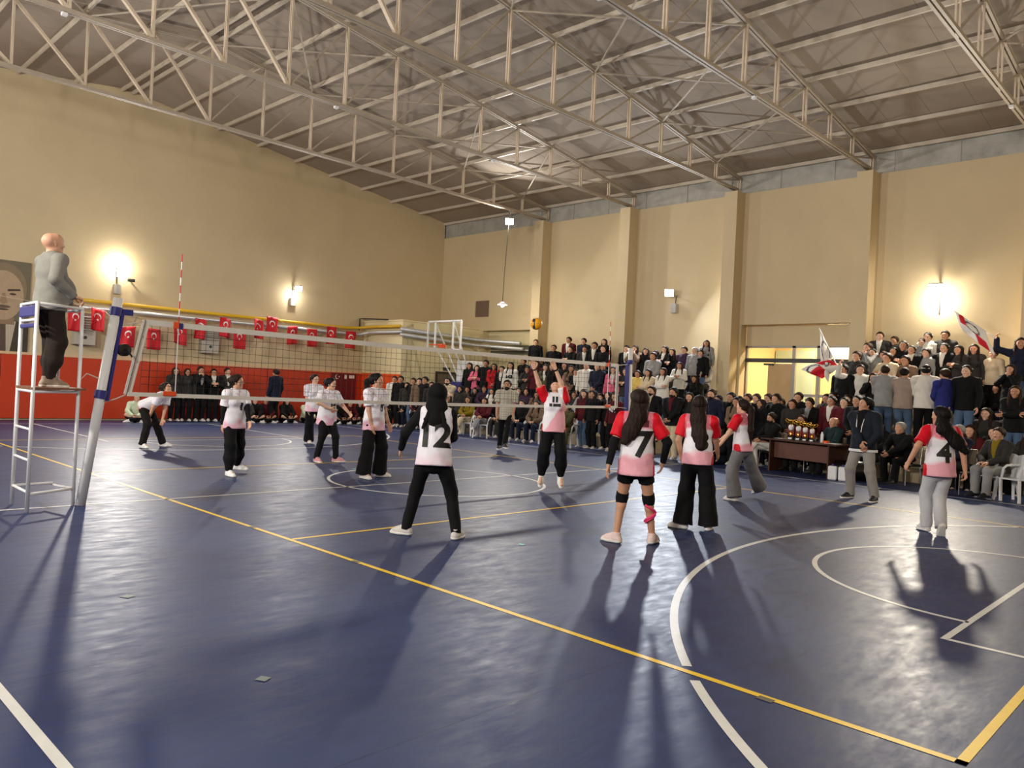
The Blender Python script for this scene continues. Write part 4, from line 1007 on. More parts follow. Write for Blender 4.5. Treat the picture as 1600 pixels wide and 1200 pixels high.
def hair_mesh(J, style='short', vox=.008, name='hair', seed=0, drape=None, length=.45):
    P, subs, neck, T, s = head_prims(J); RH = J['RH']; D = lambda x, y, z: RH @ A3(x, y, z)
    capp = [cone(T(0, -.036, .036), T(0, .024, .046), .097 * s, .091 * s, .02)]
    face_cut = (T(0, .075, .062), D(0, .80, -.60))
    low = (T(0, -.03, -.045), D(0, .15, -1))
    ch = []
    if style in ('short', 'headband'):
        capp += [cone(T(0, .03, .085), T(0, -.03, .10), .04 * s, .04 * s, .03)]
        ch.append(sdf_mesh(capp, vox, cuts=[face_cut, low], strand=.0025, seed=seed) + (0,))
    elif style == 'bald':
        ch.append(sdf_mesh([cone(T(0, -.036, .0), T(0, -.03, .01), .092 * s, .09 * s, .02)], vox, cuts=[(T(0, .0, .02), D(0, .75, .66)), low, (T(0, -.0, 0), D(0, 1, 0))], wrinkle=.002, wfreq=70) + (0,))
    elif style in ('long', 'ponytail', 'bun'):
        ch.append(sdf_mesh(capp, vox, cuts=[face_cut, (T(0, -.02, -.075), D(0, .1, -1))], strand=.0025, seed=seed) + (0,))
        up = J['up'] * .6 + A3(0, 0, .4); bk = J['fw']
        if style == 'long':
            base = T(0, -.055, -.01); end = (J['neck'] - bk * .105 * J['s'] - up * length * .9 * J['s']) if drape is None else np.array(drape, float)
            mid = J['neck'] - bk * .10 * J['s'] - up * .02 * J['s']
            Q = [cone(base, mid, .088 * s, .095 * s, .04, bk, .62), cone(mid, mid * .4 + end * .6, .095 * s, .090 * s, .04, bk, .45), cone(mid * .4 + end * .6, end, .088 * s, .045 * s, .04, bk, .45)]
            if drape is None:
                for sd in (-1, 1): Q += [cone(T(sd * .080, -.005, .045), J['neck'] + J['rt'] * sd * .098 * J['s'] - up * .05 * J['s'] + bk * .055, .034 * s, .044 * s, .03), cone(J['neck'] + J['rt'] * sd * .098 * J['s'] - up * .05 * J['s'] + bk * .055, J['neck'] + J['rt'] * sd * .095 * J['s'] - up * .25 * J['s'] + bk * .13, .046 * s, .028 * s, .03)]
            for sd in (-1, 1): Q.append(cone(T(sd * .078, -.02, .03), J['neck'] + J['rt'] * sd * .088 * J['s'] - up * .10 * J['s'] + bk * .01, .026 * s, .028 * s, .03))
            ch.append(sdf_mesh(Q, vox, strand=.004, seed=seed, subs=[cone(T(0, .06, .03), T(0, .06, -.09), .066 * s, .06 * s, .01)]) + (0,))
        elif style == 'ponytail':
            b0 = T(0, -.10, .055); end = (J['neck'] - bk * .14 * J['s'] - up * length * .7 * J['s']) if drape is None else np.array(drape, float)
            mid = T(0, -.155, .0)
            ch.append(sdf_mesh([cone(b0, mid, .03 * s, .045 * s, .03), cone(mid, mid * .45 + end * .55, .05 * s, .052 * s, .03), cone(mid * .45 + end * .55, end, .05 * s, .018 * s, .03)], vox, strand=.004, seed=seed) + (0,))
        else: ch.append(sdf_mesh([ball_(T(0, -.115, .05), .042 * s)], vox, wrinkle=.003, wfreq=60) + (0,))
    elif style == 'hijab':
        nk = J['neck']; up = J['up']; bk = J['fw']
        Q = capp + [cone(T(0, -.03, .02), T(0, -.01, -.06), .104 * s, .088 * s, .03), cone(T(0, -.01, -.06), nk - up * .03 * J['s'], .088 * s, .095 * s, .04), cone(nk - up * .02 * J['s'], nk - up * .13 * J['s'] - bk * .02, .10 * s, .15 * s, .05, bk, .8)]
        if drape is not None: Q.append(cone(nk - bk * .06, drape, .12 * s, .03 * s, .05, bk, .5))
        ch.append(sdf_mesh(Q, vox, subs=[cone(T(0, .11, .035), T(0, .10, -.055), .062 * s, .05 * s, .01)], wrinkle=.003, wfreq=22, seed=seed) + (0,))
    return np_mesh(name, ch, [M_HAIR if style != 'hijab' else M_CLOTH])

def band_mesh(J, vox=.008):
    P, subs, neck, T, s = head_prims(J); RH = J['RH']
    v, f = sdf_mesh([cone(T(0, -.034, .034), T(0, .020, .040), .099 * s, .092 * s, .02)], vox, cuts=[(T(0, 0, .085), RH @ A3(0, -.15, 1)), (T(0, 0, .055), RH @ A3(0, .15, -1))]); return np_mesh('headband', [(v, f, 0)], [M_CLOTH])
def beard_mesh(J, vox=.007, full=True):
    P, subs, neck, T, s = head_prims(J); RH = J['RH']
    v, f = sdf_mesh(inflate([P[1], P[2], P[3]], .005), vox, cuts=[(T(0, 0, -.042), RH @ A3(0, -.5, 1))] if full else [(T(0, 0, -.036), RH @ A3(0, 0, 1)), (T(0, 0, -.054), RH @ A3(0, 0, -1)), (T(0, .06, 0), RH @ A3(0, -1, 0))])
    return np_mesh('beard' if full else 'moustache', [(v, f, 0)], [M_HAIR])
def inner_mesh(J, e, vox=.010, w=.05):
    s = J['s']; P = inflate(torso_prims(J), e + .006); fw, up, rt = J['fw'], J['up'], J['rt']; c = J['chest']
    low = c - up * .18 * s
    v, f = sdf_mesh(P, vox, cuts=[(c + fw * .05, -fw), (low + rt * .012, rt - up * .16), (low - rt * .012, -rt - up * .16), (J['pelvis'] - up * .02, -up)], subs=[cone(J['neck'] + up * .02 * s, J['neck'] + up * .16 * s, .06 * s, .085 * s, .01)])
    return np_mesh('shirt_front', [(v, f, 0)], [M_CLOTH])

def link(name, me, parent, rgb=None, loc=None):
    o = bpy.data.objects.new(name, me); COL.objects.link(o); o.parent = parent
    if rgb is not None: o.color = srgb(*rgb)
    return o

def print_text(txt, size, J, shirt_obj, z, x=0.0, back=True, m=None, name='number', parent=None, shear=0.0, bold=.012, along=None):
    """flat lettering laid onto the cloth: font outlines cut into small pieces and dropped on the shirt"""
    cu = bpy.data.curves.new('t', 'FONT'); cu.body = txt; cu.size = size; cu.align_x = 'CENTER'; cu.align_y = 'CENTER'; cu.offset = bold; cu.resolution_u = 4; cu.shear = shear
    to = bpy.data.objects.new('t', cu); COL.objects.link(to); dg = bpy.context.evaluated_depsgraph_get(); me = bpy.data.meshes.new_from_object(to.evaluated_get(dg)); bpy.data.objects.remove(to)
    bm = bmesh.new(); bm.from_mesh(me); bpy.data.meshes.remove(me)
    stp = .018
    xs_ = [v.co.x for v in bm.verts]; ys_ = [v.co.y for v in bm.verts]
    for a in np.arange(min(xs_) + stp, max(xs_), stp): bmesh.ops.bisect_plane(bm, geom=bm.verts[:] + bm.edges[:] + bm.faces[:], plane_co=(a, 0, 0), plane_no=(1, 0, 0))
    for a in np.arange(min(ys_) + stp, max(ys_), stp): bmesh.ops.bisect_plane(bm, geom=bm.verts[:] + bm.edges[:] + bm.faces[:], plane_co=(0, a, 0), plane_no=(0, 1, 0))
    bv = BVHTree.FromPolygons([v.co[:] for v in shirt_obj.data.vertices], [tuple(p.vertices) for p in shirt_obj.data.polygons])
    up, rt, fw = J['up'], J['rt'], J['fw']; sg = -1 if back else 1
    c = J['pelvis'] + up * z
    for v in bm.verts:
        lx, ly = v.co.x, v.co.y
        o_ = c + rt * (lx * (1 if back else -1) + x) + up * ly + fw * sg * .6
        hit = bv.ray_cast(Vector(o_), Vector(-fw * sg))
        v.co = hit[0] + Vector(fw * sg) * .005 if hit[0] is not None else Vector(o_ - fw * sg * .45)
    me = bpy.data.meshes.new(name); bm.to_mesh(me); bm.free(); me.materials.append(m or M_INK)
    return link(name, me, parent)

def smoothnoise(V, f, seed):
    return np.sin(V[:, 0] * f + seed) * np.sin(V[:, 2] * f * 1.3 + 2 * seed) + .6 * np.sin(V[:, 1] * f * 1.7 + V[:, 2] * f * .8 + seed)
def paint(me, ntorso, J, fn):
    V = np.empty(len(me.vertices) * 3, np.float32); me.vertices.foreach_get('co', V); V = V.reshape(-1, 3)
    sl = np.arange(len(V)) >= ntorso
    t = (V - J['pelvis']) @ J['up'] / J['s']; x = (V - J['pelvis']) @ J['rt'] / J['s']; y = (V - J['pelvis']) @ J['fw'] / J['s']
    C = fn(t, x, y, sl, V); C = np.concatenate([C, np.ones((len(C), 1))], 1).astype(np.float32)
    at = me.color_attributes.new('Col', 'FLOAT_COLOR', 'POINT'); at.data.foreach_set('color', C.ravel())
    me.materials.clear(); me.materials.append(M_JERSEY); me.polygons.foreach_set('material_index', np.zeros(len(me.polygons), np.int32))
L3 = lambda *c: np.array(srgb(*c)[:3])
def mixc(a, b, w_): w_ = np.clip(w_, 0, 1)[:, None]; return a * (1 - w_) + b * w_
def red_jersey(seed=0, front=False):
    def fn(t, x, y, sl, V):
        n = smoothnoise(V, 22, seed); n2 = smoothnoise(V, 60, seed + 1)
        C = np.tile(L3(236, 234, 240), (len(t), 1))
        if not front: C = mixc(C, L3(224, 128, 144), (t - (.335 + .012 * n)) * 40)                        # pink yoke
        C = C if front else mixc(C, L3(238, 190, 198), ((t > .33) & (n2 > .9)).astype(float) * .7)
        C = mixc(C, L3(236, 170, 184), ((.075 + .02 * n + .2 * x - t) if not front else (.16 + .02 * n - 1.6 * x - t)) * 22)                  # pink lower part
        C = mixc(C, L3(206, 14, 34), ((np.abs(x) > .183) & (t < (np.abs(x) - .183) * 3)).astype(float))   # red side vents
        C[sl] = L3(214, 10, 34)
        yo = sl & (np.abs(x) < (.155 if not front else .12)); C[yo] = L3(228, 126, 142) if not front else L3(240, 236, 240)
        return C
    return fn
def white_jersey(seed=0, pink=1.0):
    def fn(t, x, y, sl, V):
        n = smoothnoise(V, 26, seed); n2 = smoothnoise(V, 55, seed + 1)
        C = np.tile(L3(232, 230, 238), (len(t), 1))
        C = mixc(C, L3(232, 178, 198), (.02 + .05 * n - t) * 9 * pink)
        C = mixc(C, L3(206, 150, 166), ((t > .30) & (n2 > .75)).astype(float) * .55 * pink)
        return C
    return fn
def plain(*c): return lambda t, x, y, sl, V: np.tile(L3(*c), (len(t), 1))
def checks(c1, c2, f=70):
    def fn(t, x, y, sl, V):
        g = (np.sin(t * f) > .35) | (np.sin(x * f) > .35); C = np.tile(L3(*c1), (len(t), 1)); return mixc(C, L3(*c2), g.astype(float) * .6)
    return fn
def stripes(c1, c2, f=70, sleeves=False):
    def fn(t, x, y, sl, V):
        g = np.sin(t * f) > .2
        if sleeves: g = sl & (np.sin(t * f) > .75)
        return mixc(np.tile(L3(*c1), (len(t), 1)), L3(*c2), g.astype(float))
    return fn
# ------------------------------------------------------------------ people on and beside the court
SKIN = [(214, 164, 134), (200, 150, 120), (222, 176, 148), (188, 138, 108)]
HAIRC = [(26, 18, 15), (38, 24, 18), (18, 14, 13), (52, 34, 24)]
C_BLACK = (17, 17, 19)

class Hero:
    """px/py: image point of the ground under the figure; a: heading seen in the picture (0 away, 90 right, 180 to us, -90 left)"""
    def __init__(s, ground, a, label, h=1.65, sex='f'):
        s.pos = np.array([ground[0], ground[1], ground[2] if len(ground) > 2 else 0.0], float); aw = s.pos[:2] - CAMP[:2]; aw = aw / np.linalg.norm(aw); rt = np.array([aw[1], -aw[0]])
        d = math.cos(math.radians(a)) * aw + math.sin(math.radians(a)) * rt; s.rz = math.atan2(-d[0], d[1]); s.h = h; s.sex = sex
        s.depth = (s.pos - CAMP) @ _f
        s.root = empty('person', s.pos, s.rz, label, 'person')
    def loc(s, P):
        d = np.array(P, float) - s.pos; c, q = math.cos(-s.rz), math.sin(-s.rz); return A3(c * d[0] - q * d[1], q * d[0] + c * d[1], d[2])
    def px(s, x, y, dd=0.0): return s.loc(CAMP + _ray(x, y) * (s.depth + dd))
    def foot(s, x, y, z=0.0): p = onz(x, y, z); q = s.loc(p); q[2] += .085 * s.h / 1.68; return q
    def dirl(s, a):   # heading in the picture -> local direction
        aw = s.pos[:2] - CAMP[:2]; aw = aw / np.linalg.norm(aw); rt = np.array([aw[1], -aw[0]]); d = math.cos(math.radians(a)) * aw + math.sin(math.radians(a)) * rt
        c, q = math.cos(-s.rz), math.sin(-s.rz); return A3(c * d[0] - q * d[1], q * d[0] + c * d[1], 0)
    def make(s, skin=0, hair='long', hairc=0, shirt=None, sleeve='short', e=.016, hem=.12, loose=.01, bottom='wide', bcol=C_BLACK, shoe=(232, 230, 226), drape=None, hair_len=.45, hand_r={}, hand_l={}, belly=0.0, hijc=(14, 13, 14), smat=None, **kw):
        J = s.J = skeleton(h=s.h, sex=s.sex, **kw); r = s.root
        s.body = link('body', body_mesh(J, .012, .0062, hand_r, hand_l, belly, legs=bottom != 'shorts', arms=sleeve == 'long'), r, SKIN[skin])
        me, nt = top_mesh(J, e, sleeve, hem, .0105, .0045, belly, 'shirt', seed=len(bpy.data.objects) % 13, loose=loose)
        if callable(shirt): paint(me, nt, J, shirt); s.shirt = link('shirt', me, r)
        else: s.shirt = link('shirt', me, r, shirt)
        B = {'wide': dict(hip=.105, knee=.100, hem=.125), 'straight': dict(hip=.100, knee=.080, hem=.075), 'jogger': dict(hip=.108, knee=.098, hem=.058, gather=True), 'slim': dict(hip=.098, knee=.070, hem=.056), 'shorts': dict(hip=.098, knee=.078, length=.27)}[bottom]
        s.trousers = link('shorts' if bottom == 'shorts' else 'trousers', trousers_mesh(J, vox=.0105, **B), r, bcol)
        for nm in 'rl':
            u_, so = shoe_meshes(J, nm, .0065); o = link('shoe', u_, r, shoe); link('sole', so, o)
        if hair: s.hair = link('headscarf' if hair == 'hijab' else 'hair', hair_mesh(J, hair, .0065, drape=drape, length=hair_len), r, hijc if hair == 'hijab' else HAIRC[hairc])
        return s
    def sleeve_band(s, name, a, b, ra, rb, rgb, e=.006):
        v, f = sdf_mesh([cone(a, b, ra + e, rb + e, .01)], .008, cuts=[(a, unit(a - b)), (b, unit(b - a))]); return link(name, np_mesh(name, [(v, f, 0)], [M_CLOTH]), s.root, rgb)
    def arm_sleeves(s, rgb=C_BLACK, start=.35):
        J = s.J; sc = J['s']
        for nm in 'rl':
            S, E, W = J['sh' + nm], J['e' + nm], J['w' + nm]; v, f = sdf_mesh([cone(S + (E - S) * start, E, .052 * sc, .048 * sc, .02), cone(E, W, .048 * sc, .034 * sc, .02)], .008, cuts=[(S + (E - S) * start, unit(S - E)), (W + (W - E) * .02, unit(W - E))])
            link('arm_sleeve', np_mesh('arm_sleeve', [(v, f, 0)], [M_CLOTH]), s.root, rgb)

gz = lambda x, y: onz(x, y)
# --- number 12, back to us, black headscarf and long black sleeves under a sleeveless shirt
H = Hero(gz(672, 841), 6, 'player number 12 in white jersey and black headscarf standing with legs apart', 1.66)
H.make(hair='hijab', shirt=white_jersey(3, .35), sleeve='none', bottom='slim', shoe=(206, 202, 196), hem=.12, lean=.12, pelvis=A3(0, -.02, .885),
       al=H.foot(634, 836), ar=H.foot(712, 843), tl=H.dirl(-60), tr=H.dirl(25), wl=H.px(627, 700, .18), el=A3(-.5, -.8, -.3), wr=H.px(694, 694, .34), er=A3(.7, -.6, -.6), head=(.1, .05), drape=A3(-.01, -.08, 1.25), loose=.0)
J = H.J
for nm in 'rl':
    v, f = sdf_mesh([cone(J['sh' + nm], J['e' + nm], .060, .050, .03), cone(J['e' + nm], J['w' + nm], .050, .036, .02)], .009, wrinkle=.003); link('long_sleeve', np_mesh('long_sleeve', [(v, f, 0)], [M_CLOTH]), H.root, C_BLACK)
print_text('12', .36, J, H.shirt, .19, .0, True, name='number', parent=H.root)
for sx in (-1, 1):
    v, f = sdf_mesh([cone(J['neck'] - J['up'] * .02 + J['rt'] * sx * .05 - J['fw'] * .09, J['neck'] - J['up'] * .22 + J['rt'] * sx * .12 - J['fw'] * .135, .035, .018, .01, J['fw'], .5)], .008); link('scarf_tail', np_mesh('scarf_tail', [(v, f, 0)], [M_CLOTH]), H.root, (14, 13, 14))
# --- number 7
H = Hero(gz(988, 852), 4, 'player number 7 in red-sleeved jersey, black shorts and knee pads, pink calf tape', 1.67)
H.make(hair='long', hairc=1, hair_len=.52, shirt=red_jersey(1), bottom='shorts', shoe=(230, 206, 200), hem=.16, skin=1, al=H.foot(962, 848), ar=H.foot(1018, 850), tl=H.dirl(-55), tr=H.dirl(20), pelvis=A3(.0, 0, .915),
       wl=H.px(951, 726, -.05), wr=H.px(1036, 722, .05), el=A3(-1, -.4, 0), er=A3(1, -.4, 0), head=(.55, .08), drape=A3(-.12, -.15, 1.12))
J = H.J; H.arm_sleeves(start=.80); print_text('7', .38, J, H.shirt, .17, .065, True, parent=H.root)
for nm in 'rl':
    h_, k, a = J['h' + nm], J['k' + nm], J['a' + nm]; v, f = sdf_mesh([cone(k + (h_ - k) * .16, k, .070, .066, .02), cone(k, k + (a - k) * .16, .064, .060, .02)], .008, cuts=[(k + (h_ - k) * .15, unit(h_ - k)), (k + (a - k) * .15, unit(a - k))]); link('knee_pad', np_mesh('knee_pad', [(v, f, 0)], [M_CLOTH]), H.root, C_BLACK)
k, a = J['kr'], J['ar']; ax_ = unit(a - k); sd_ = J['rt']
pts = [k + ax_ * (.06 + .20 * t_) + (sd_ * math.cos(5.5 * t_ - 2.2) - J['fw'] * abs(math.sin(5.5 * t_ - 2.2)) * 1.0) * .062 for t_ in np.linspace(0, 1, 20)]
o = MB().tube(pts, .014, 6).build('calf_tape', mat('pink_tape', (232, 60, 110), .7), H.root, smooth=True)
pts = [k + ax_ * (.26 - .17 * t_) + (sd_ * math.cos(4 * t_ - 2.6) - J['fw'] * abs(math.sin(4 * t_ - 2.6))) * .060 for t_ in np.linspace(0, 1, 16)]
MB().tube(pts, .013, 6).build('calf_tape', MATS['pink_tape'], H.root, smooth=True)
print_text('IIIIII', .07, J, H.shirt, .40, .06, True, m=M_BROWNINK, name='name_print', parent=H.root)
# --- long haired player with wide black trousers
H = Hero(gz(1084, 828), 8, 'long-haired player in red-sleeved jersey and wide black trousers beside number 7', 1.63)
H.make(hair='long', hairc=1, hair_len=.55, shirt=red_jersey(2), bottom='wide', shoe=(238, 236, 232), hem=.10, skin=1, al=H.foot(1066, 826), ar=H.foot(1106, 829), tl=H.dirl(-70), tr=H.dirl(10), pelvis=A3(0, 0, .905),
       wl=H.px(1066, 718, .05), wr=H.px(1122, 712, .25), el=A3(-1, -.5, 0), head=(.1, .1), drape=A3(.05, -.17, 1.03))
print_text('8', .30, H.J, H.shirt, .18, .06, True, parent=H.root)
# --- number 1 reaching forward
H = Hero(onz(1158, 782), -62, 'player number 1 in red and white jersey and grey trousers reaching both arms forward', 1.62)
H.make(hair='ponytail', hairc=1, hair_len=.75, shirt=red_jersey(4), bottom='wide', bcol=(128, 128, 132), shoe=(236, 234, 230), hem=.10, skin=2, lean=.06, pelvis=A3(0, .02, .885), al=H.foot(1147, 783), ar=H.foot(1188, 779) + A3(0, 0, .05), tl=A3(0, 1, 0), tr=A3(.3, 1, -.35),
       wl=H.px(1124, 696, -.1), wr=H.px(1122, 690, .2), el=A3(-.5, 0, -1), er=A3(.5, 0, -1), head=(0, .25), hand_r=dict(curl=.15, pn=A3(0, .2, 1)), hand_l=dict(curl=.15, pn=A3(0, .2, 1)))
print_text('1', .28, H.J, H.shirt, .20, .0, True, parent=H.root)
# --- number 4 stepping away
H = Hero(onz(1466, 836), -22, 'player number 4 in red-sleeved jersey and light grey trousers with arms spread', 1.66)
H.make(hair='long', hairc=2, hair_len=.55, shirt=red_jersey(5), bottom='straight', bcol=(196, 196, 200), shoe=(216, 212, 208), hem=.15, skin=1, lean=.03, pelvis=A3(0, .05, .90), al=A3(-.06, .24, .09), ar=H.px(1470, 822, -.05), tr=A3(.05, .45, -.9), kr=A3(.1, 1, .2),
       wl=H.px(1420, 722, .1), el=A3(-.6, -.8, -.4), wr=H.px(1508, 736, -.05), er=A3(1, -.8, 0), head=(.75, .1), drape=A3(.26, -.07, 1.10), hand_r=dict(curl=.8), hand_l=dict(curl=.8))
print_text('4', .34, H.J, H.shirt, .15, .0, True, parent=H.root); print_text('IIIII', .08, H.J, H.shirt, .39, .0, True, m=M_BROWNINK, name='name_print', parent=H.root, bold=.006)
# --- coach
H = Hero(onz(1345, 780), -152, 'coach in dark jacket with white trim and grey trousers standing by the sideline', 1.76, 'm')
H.make(hair='short', hairc=2, shirt=(30, 36, 46), sleeve='long', e=.034, hem=.12, bottom='straight', bcol=(150, 146, 140), shoe=(20, 20, 22), skin=3, al=H.foot(1366, 784), ar=H.foot(1328, 778), pelvis=A3(0, 0, .955),
       wr=H.px(1346, 694, -.22), wl=H.px(1356, 696, -.22), er=A3(1, -.2, -.3), el=A3(-1, -.2, -.3), head=(-.55, .25), hand_r=dict(curl=.9, pn=A3(-.3, -1, 0)), hand_l=dict(curl=.9, pn=A3(.3, -1, 0)))
o = link('shirt_front', inner_mesh(H.J, .034), H.root, C_BLACK)
for sx in (-1, 1): MB().tube([H.J['neck'] + H.J['rt'] * sx * .07 + H.J['fw'] * .11 - H.J['up'] * .02, H.J['chest'] + H.J['rt'] * sx * .05 + H.J['fw'] * .168, H.J['pelvis'] + H.J['up'] * .12 + H.J['rt'] * sx * .02 + H.J['fw'] * .16], .007, 6).build('jacket_trim', M_FWHITE, H.root)
v, f = sdf_mesh(torso_prims(H.J, .040) + [cone(H.J['pelvis'] + A3(0, 0, .1), H.J['pelvis'] - A3(0, 0, .16), .205, .248, .05, H.J['fw'], .82)], .011, cuts=[(H.J['pelvis'] - A3(0, 0, .085), (0, 0, 1)), (H.J['pelvis'] - A3(0, 0, .132), (0, 0, -1))]); link('jacket_hem', np_mesh('jacket_hem', [(v, f, 0)], [M_CLOTH]), H.root, (226, 226, 228))
# --- jumper at the net
jz = .16; g_ = onz(861, 752, jz)
H = Hero(A3(g_[0], g_[1], 0), 178, 'player number 11 jumping at the net with both arms raised towards the ball', 1.64)
H.make(hair='bun', hairc=2, shirt=red_jersey(7, True), bottom='jogger', shoe=(236, 236, 232), hem=.12, skin=2, lean=-.10, pelvis=A3(0, 0, .90 + jz), ar=H.px(846, 742, .05), al=H.px(876, 744, .0), tr=A3(.15, .6, -.75), tl=A3(-.15, .6, -.75),
       wr=H.px(834, 574, -.05), wl=H.px(865, 568, -.05), er=A3(1, .2, -.2), el=A3(-1, .2, -.2), head=(0, 1.0), hand_r=dict(curl=.12, pn=A3(0, 1, .4), th=A3(-1, 0, 0), spread=.25), hand_l=dict(curl=.12, pn=A3(0, 1, .4), th=A3(1, 0, 0), spread=.25))
print_text('11', .11, H.J, H.shirt, .40, .0, False, parent=H.root); print_text('III IIIIIIII', .06, H.J, H.shirt, .31, .0, False, name='name_print', parent=H.root, bold=.004)
for nm in 'l': E_, W_ = H.J['e' + nm], H.J['w' + nm]; H.sleeve_band('wristband', W_ + (E_ - W_) * .10, W_ + (E_ - W_) * .0, .032, .030, C_BLACK)
E_, W_ = H.J['er'], H.J['wr']; H.sleeve_band('wristband', W_ + (E_ - W_) * .08, W_, .030, .029, C_BLACK)
# --- white team
H = Hero(onz(362, 742), 146, 'player number 1 in white jersey with glasses and long black arm sleeves beyond the net', 1.60)
H.make(hair='bun', hairc=1, shirt=white_jersey(8), bottom='jogger', shoe=(238, 238, 238), hem=.14, ar=H.foot(357, 744), al=H.foot(370, 738), wr=H.px(346, 676, -.1), wl=H.px(391, 668, -.1), er=A3(1, -.5, 0), el=A3(-1, -.4, 0), head=(.75, .12), tr=H.dirl(150), tl=H.dirl(110))
H.arm_sleeves(start=.7); print_text('1', .15, H.J, H.shirt, .22, -.03, False, parent=H.root)
P_, _s, _n, T_, s_ = head_prims(H.J)
gl = MB()
for sd in (-1, 1): gl.tube([T_(sd * .034 + .026 * math.cos(a), .101, .002 + .022 * math.sin(a)) for a in np.linspace(0, 2 * math.pi, 17)], .0022, 5, False); gl.tube([T_(sd * .06, .099, .006), T_(sd * .083, .0, .012)], .002, 5)
gl.tube([T_(-.009, .104, .004), T_(.009, .104, .004)], .002, 5); gl.build('glasses', M_CHROME, H.root)
H = Hero(onz(238, 699), 118, 'player in white jersey bending forward with hands on knees beyond the net', 1.66)
H.make(hair='bun', hairc=1, shirt=white_jersey(9), bottom='straight', bcol=(26, 22, 22), shoe=(238, 238, 232), hem=.06, lean=1.0, pelvis=A3(0, -.18, .86), hips_follow=True, ar=H.foot(222, 700), al=H.foot(254, 698), wr=H.px(229, 660, -.05), wl=H.px(254, 656, .0), er=A3(1, -.3, .3), el=A3(-1, -.3, .3), head=(0, .75), tr=A3(.5, 1, 0), tl=A3(-.3, 1, 0), kr=A3(.3, 1, 0), kl=A3(-.3, 1, 0))
H = Hero(onz(486, 694), 158, 'player in white jersey and wide black trousers standing near the end wall, facing the net', 1.70)
H.make(hair='bun', hairc=1, shirt=white_jersey(10), bottom='wide', shoe=(238, 236, 232), hem=.14, skin=2, ar=H.foot(482, 693), al=H.foot(514, 692), wr=H.px(481, 644, -.1), wl=H.px(518, 640, .1), head=(.35, .05))
H = Hero(onz(510, 721), 146, 'player number 10 in white jersey, black trousers and pink shoes beyond the net', 1.66)
H.make(hair='bun', hairc=2, shirt=white_jersey(11), bottom='slim', shoe=(206, 140, 152), hem=.17, skin=2, lean=.08, loose=.03, ar=H.foot(494, 722), al=H.foot(524, 722), wr=H.px(515, 638, -.25), wl=H.px(545, 645, .1), er=A3(1, .3, -.5), head=(.6, .05), tr=H.dirl(150), tl=H.dirl(105), pelvis=A3(0, -.06, .89))
print_text('10', .13, H.J, H.shirt, .20, -.03, False, parent=H.root); print_text('IIIII', .05, H.J, H.shirt, .12, -.03, False, m=M_AORANGE, name='name_print', parent=H.root)
H = Hero(onz(580, 746), 134, 'player number 5 in white jersey with long dark ponytail beyond the net, looking right', 1.74)
H.make(hair='ponytail', hairc=2, hair_len=.55, shirt=white_jersey(12), bottom='wide', shoe=(240, 236, 226), hem=.16, skin=1, loose=.02, ar=H.foot(567, 748), al=H.foot(592, 745), wr=H.px(581, 668, -.18), wl=H.px(607, 662, .15), er=A3(.6, -1, 0), head=(.5, .12), tr=H.dirl(140), tl=H.dirl(95))
print_text('5', .17, H.J, H.shirt, .22, -.04, False, parent=H.root)
# --- second referee
H = Hero(onz(788, 706), 176, 'second referee in pale checked shirt and black trousers walking beyond the net', 1.80, 'm')
H.make(hair='short', hairc=1, shirt=checks((196, 190, 172), (146, 142, 130), 120), sleeve='short', e=.022, hem=.17, bottom='slim', bcol=(16, 16, 17), shoe=(26, 26, 28), skin=3, ar=H.foot(780, 704), al=H.foot(787, 709), wr=H.px(776, 650, -.1), wl=H.px(801, 650, -.1), head=(-.3, .05))
link('beard', beard_mesh(H.J), H.root, HAIRC[1])
# --- first referee on the stand
H = Hero(A3(-.08, -1.42, 1.378), 66, 'bald first referee in grey sweater and dark trousers standing on the referee stand', 1.76, 'm')
H.make(hair=None, shirt=(138, 136, 128), sleeve='long', e=.020, hem=.10, bottom='jogger', bcol=(46, 38, 33), shoe=(150, 132, 116), skin=0, belly=.10, ar=A3(.09, -.02, .085), al=A3(-.09, .08, .085),
       wr=H.px(114, 462, -.10), er=A3(.4, -1, 0), wl=H.loc(A3(-.28, -1.16, 2.36)), head=(-.1, .1), hand_r=dict(curl=.9, pn=A3(0, 0, -1), hdir=A3(.2, .9, -.35)), hand_l=dict(curl=.9, pn=A3(0, 0, -1), hdir=A3(0, 1, -.2)))
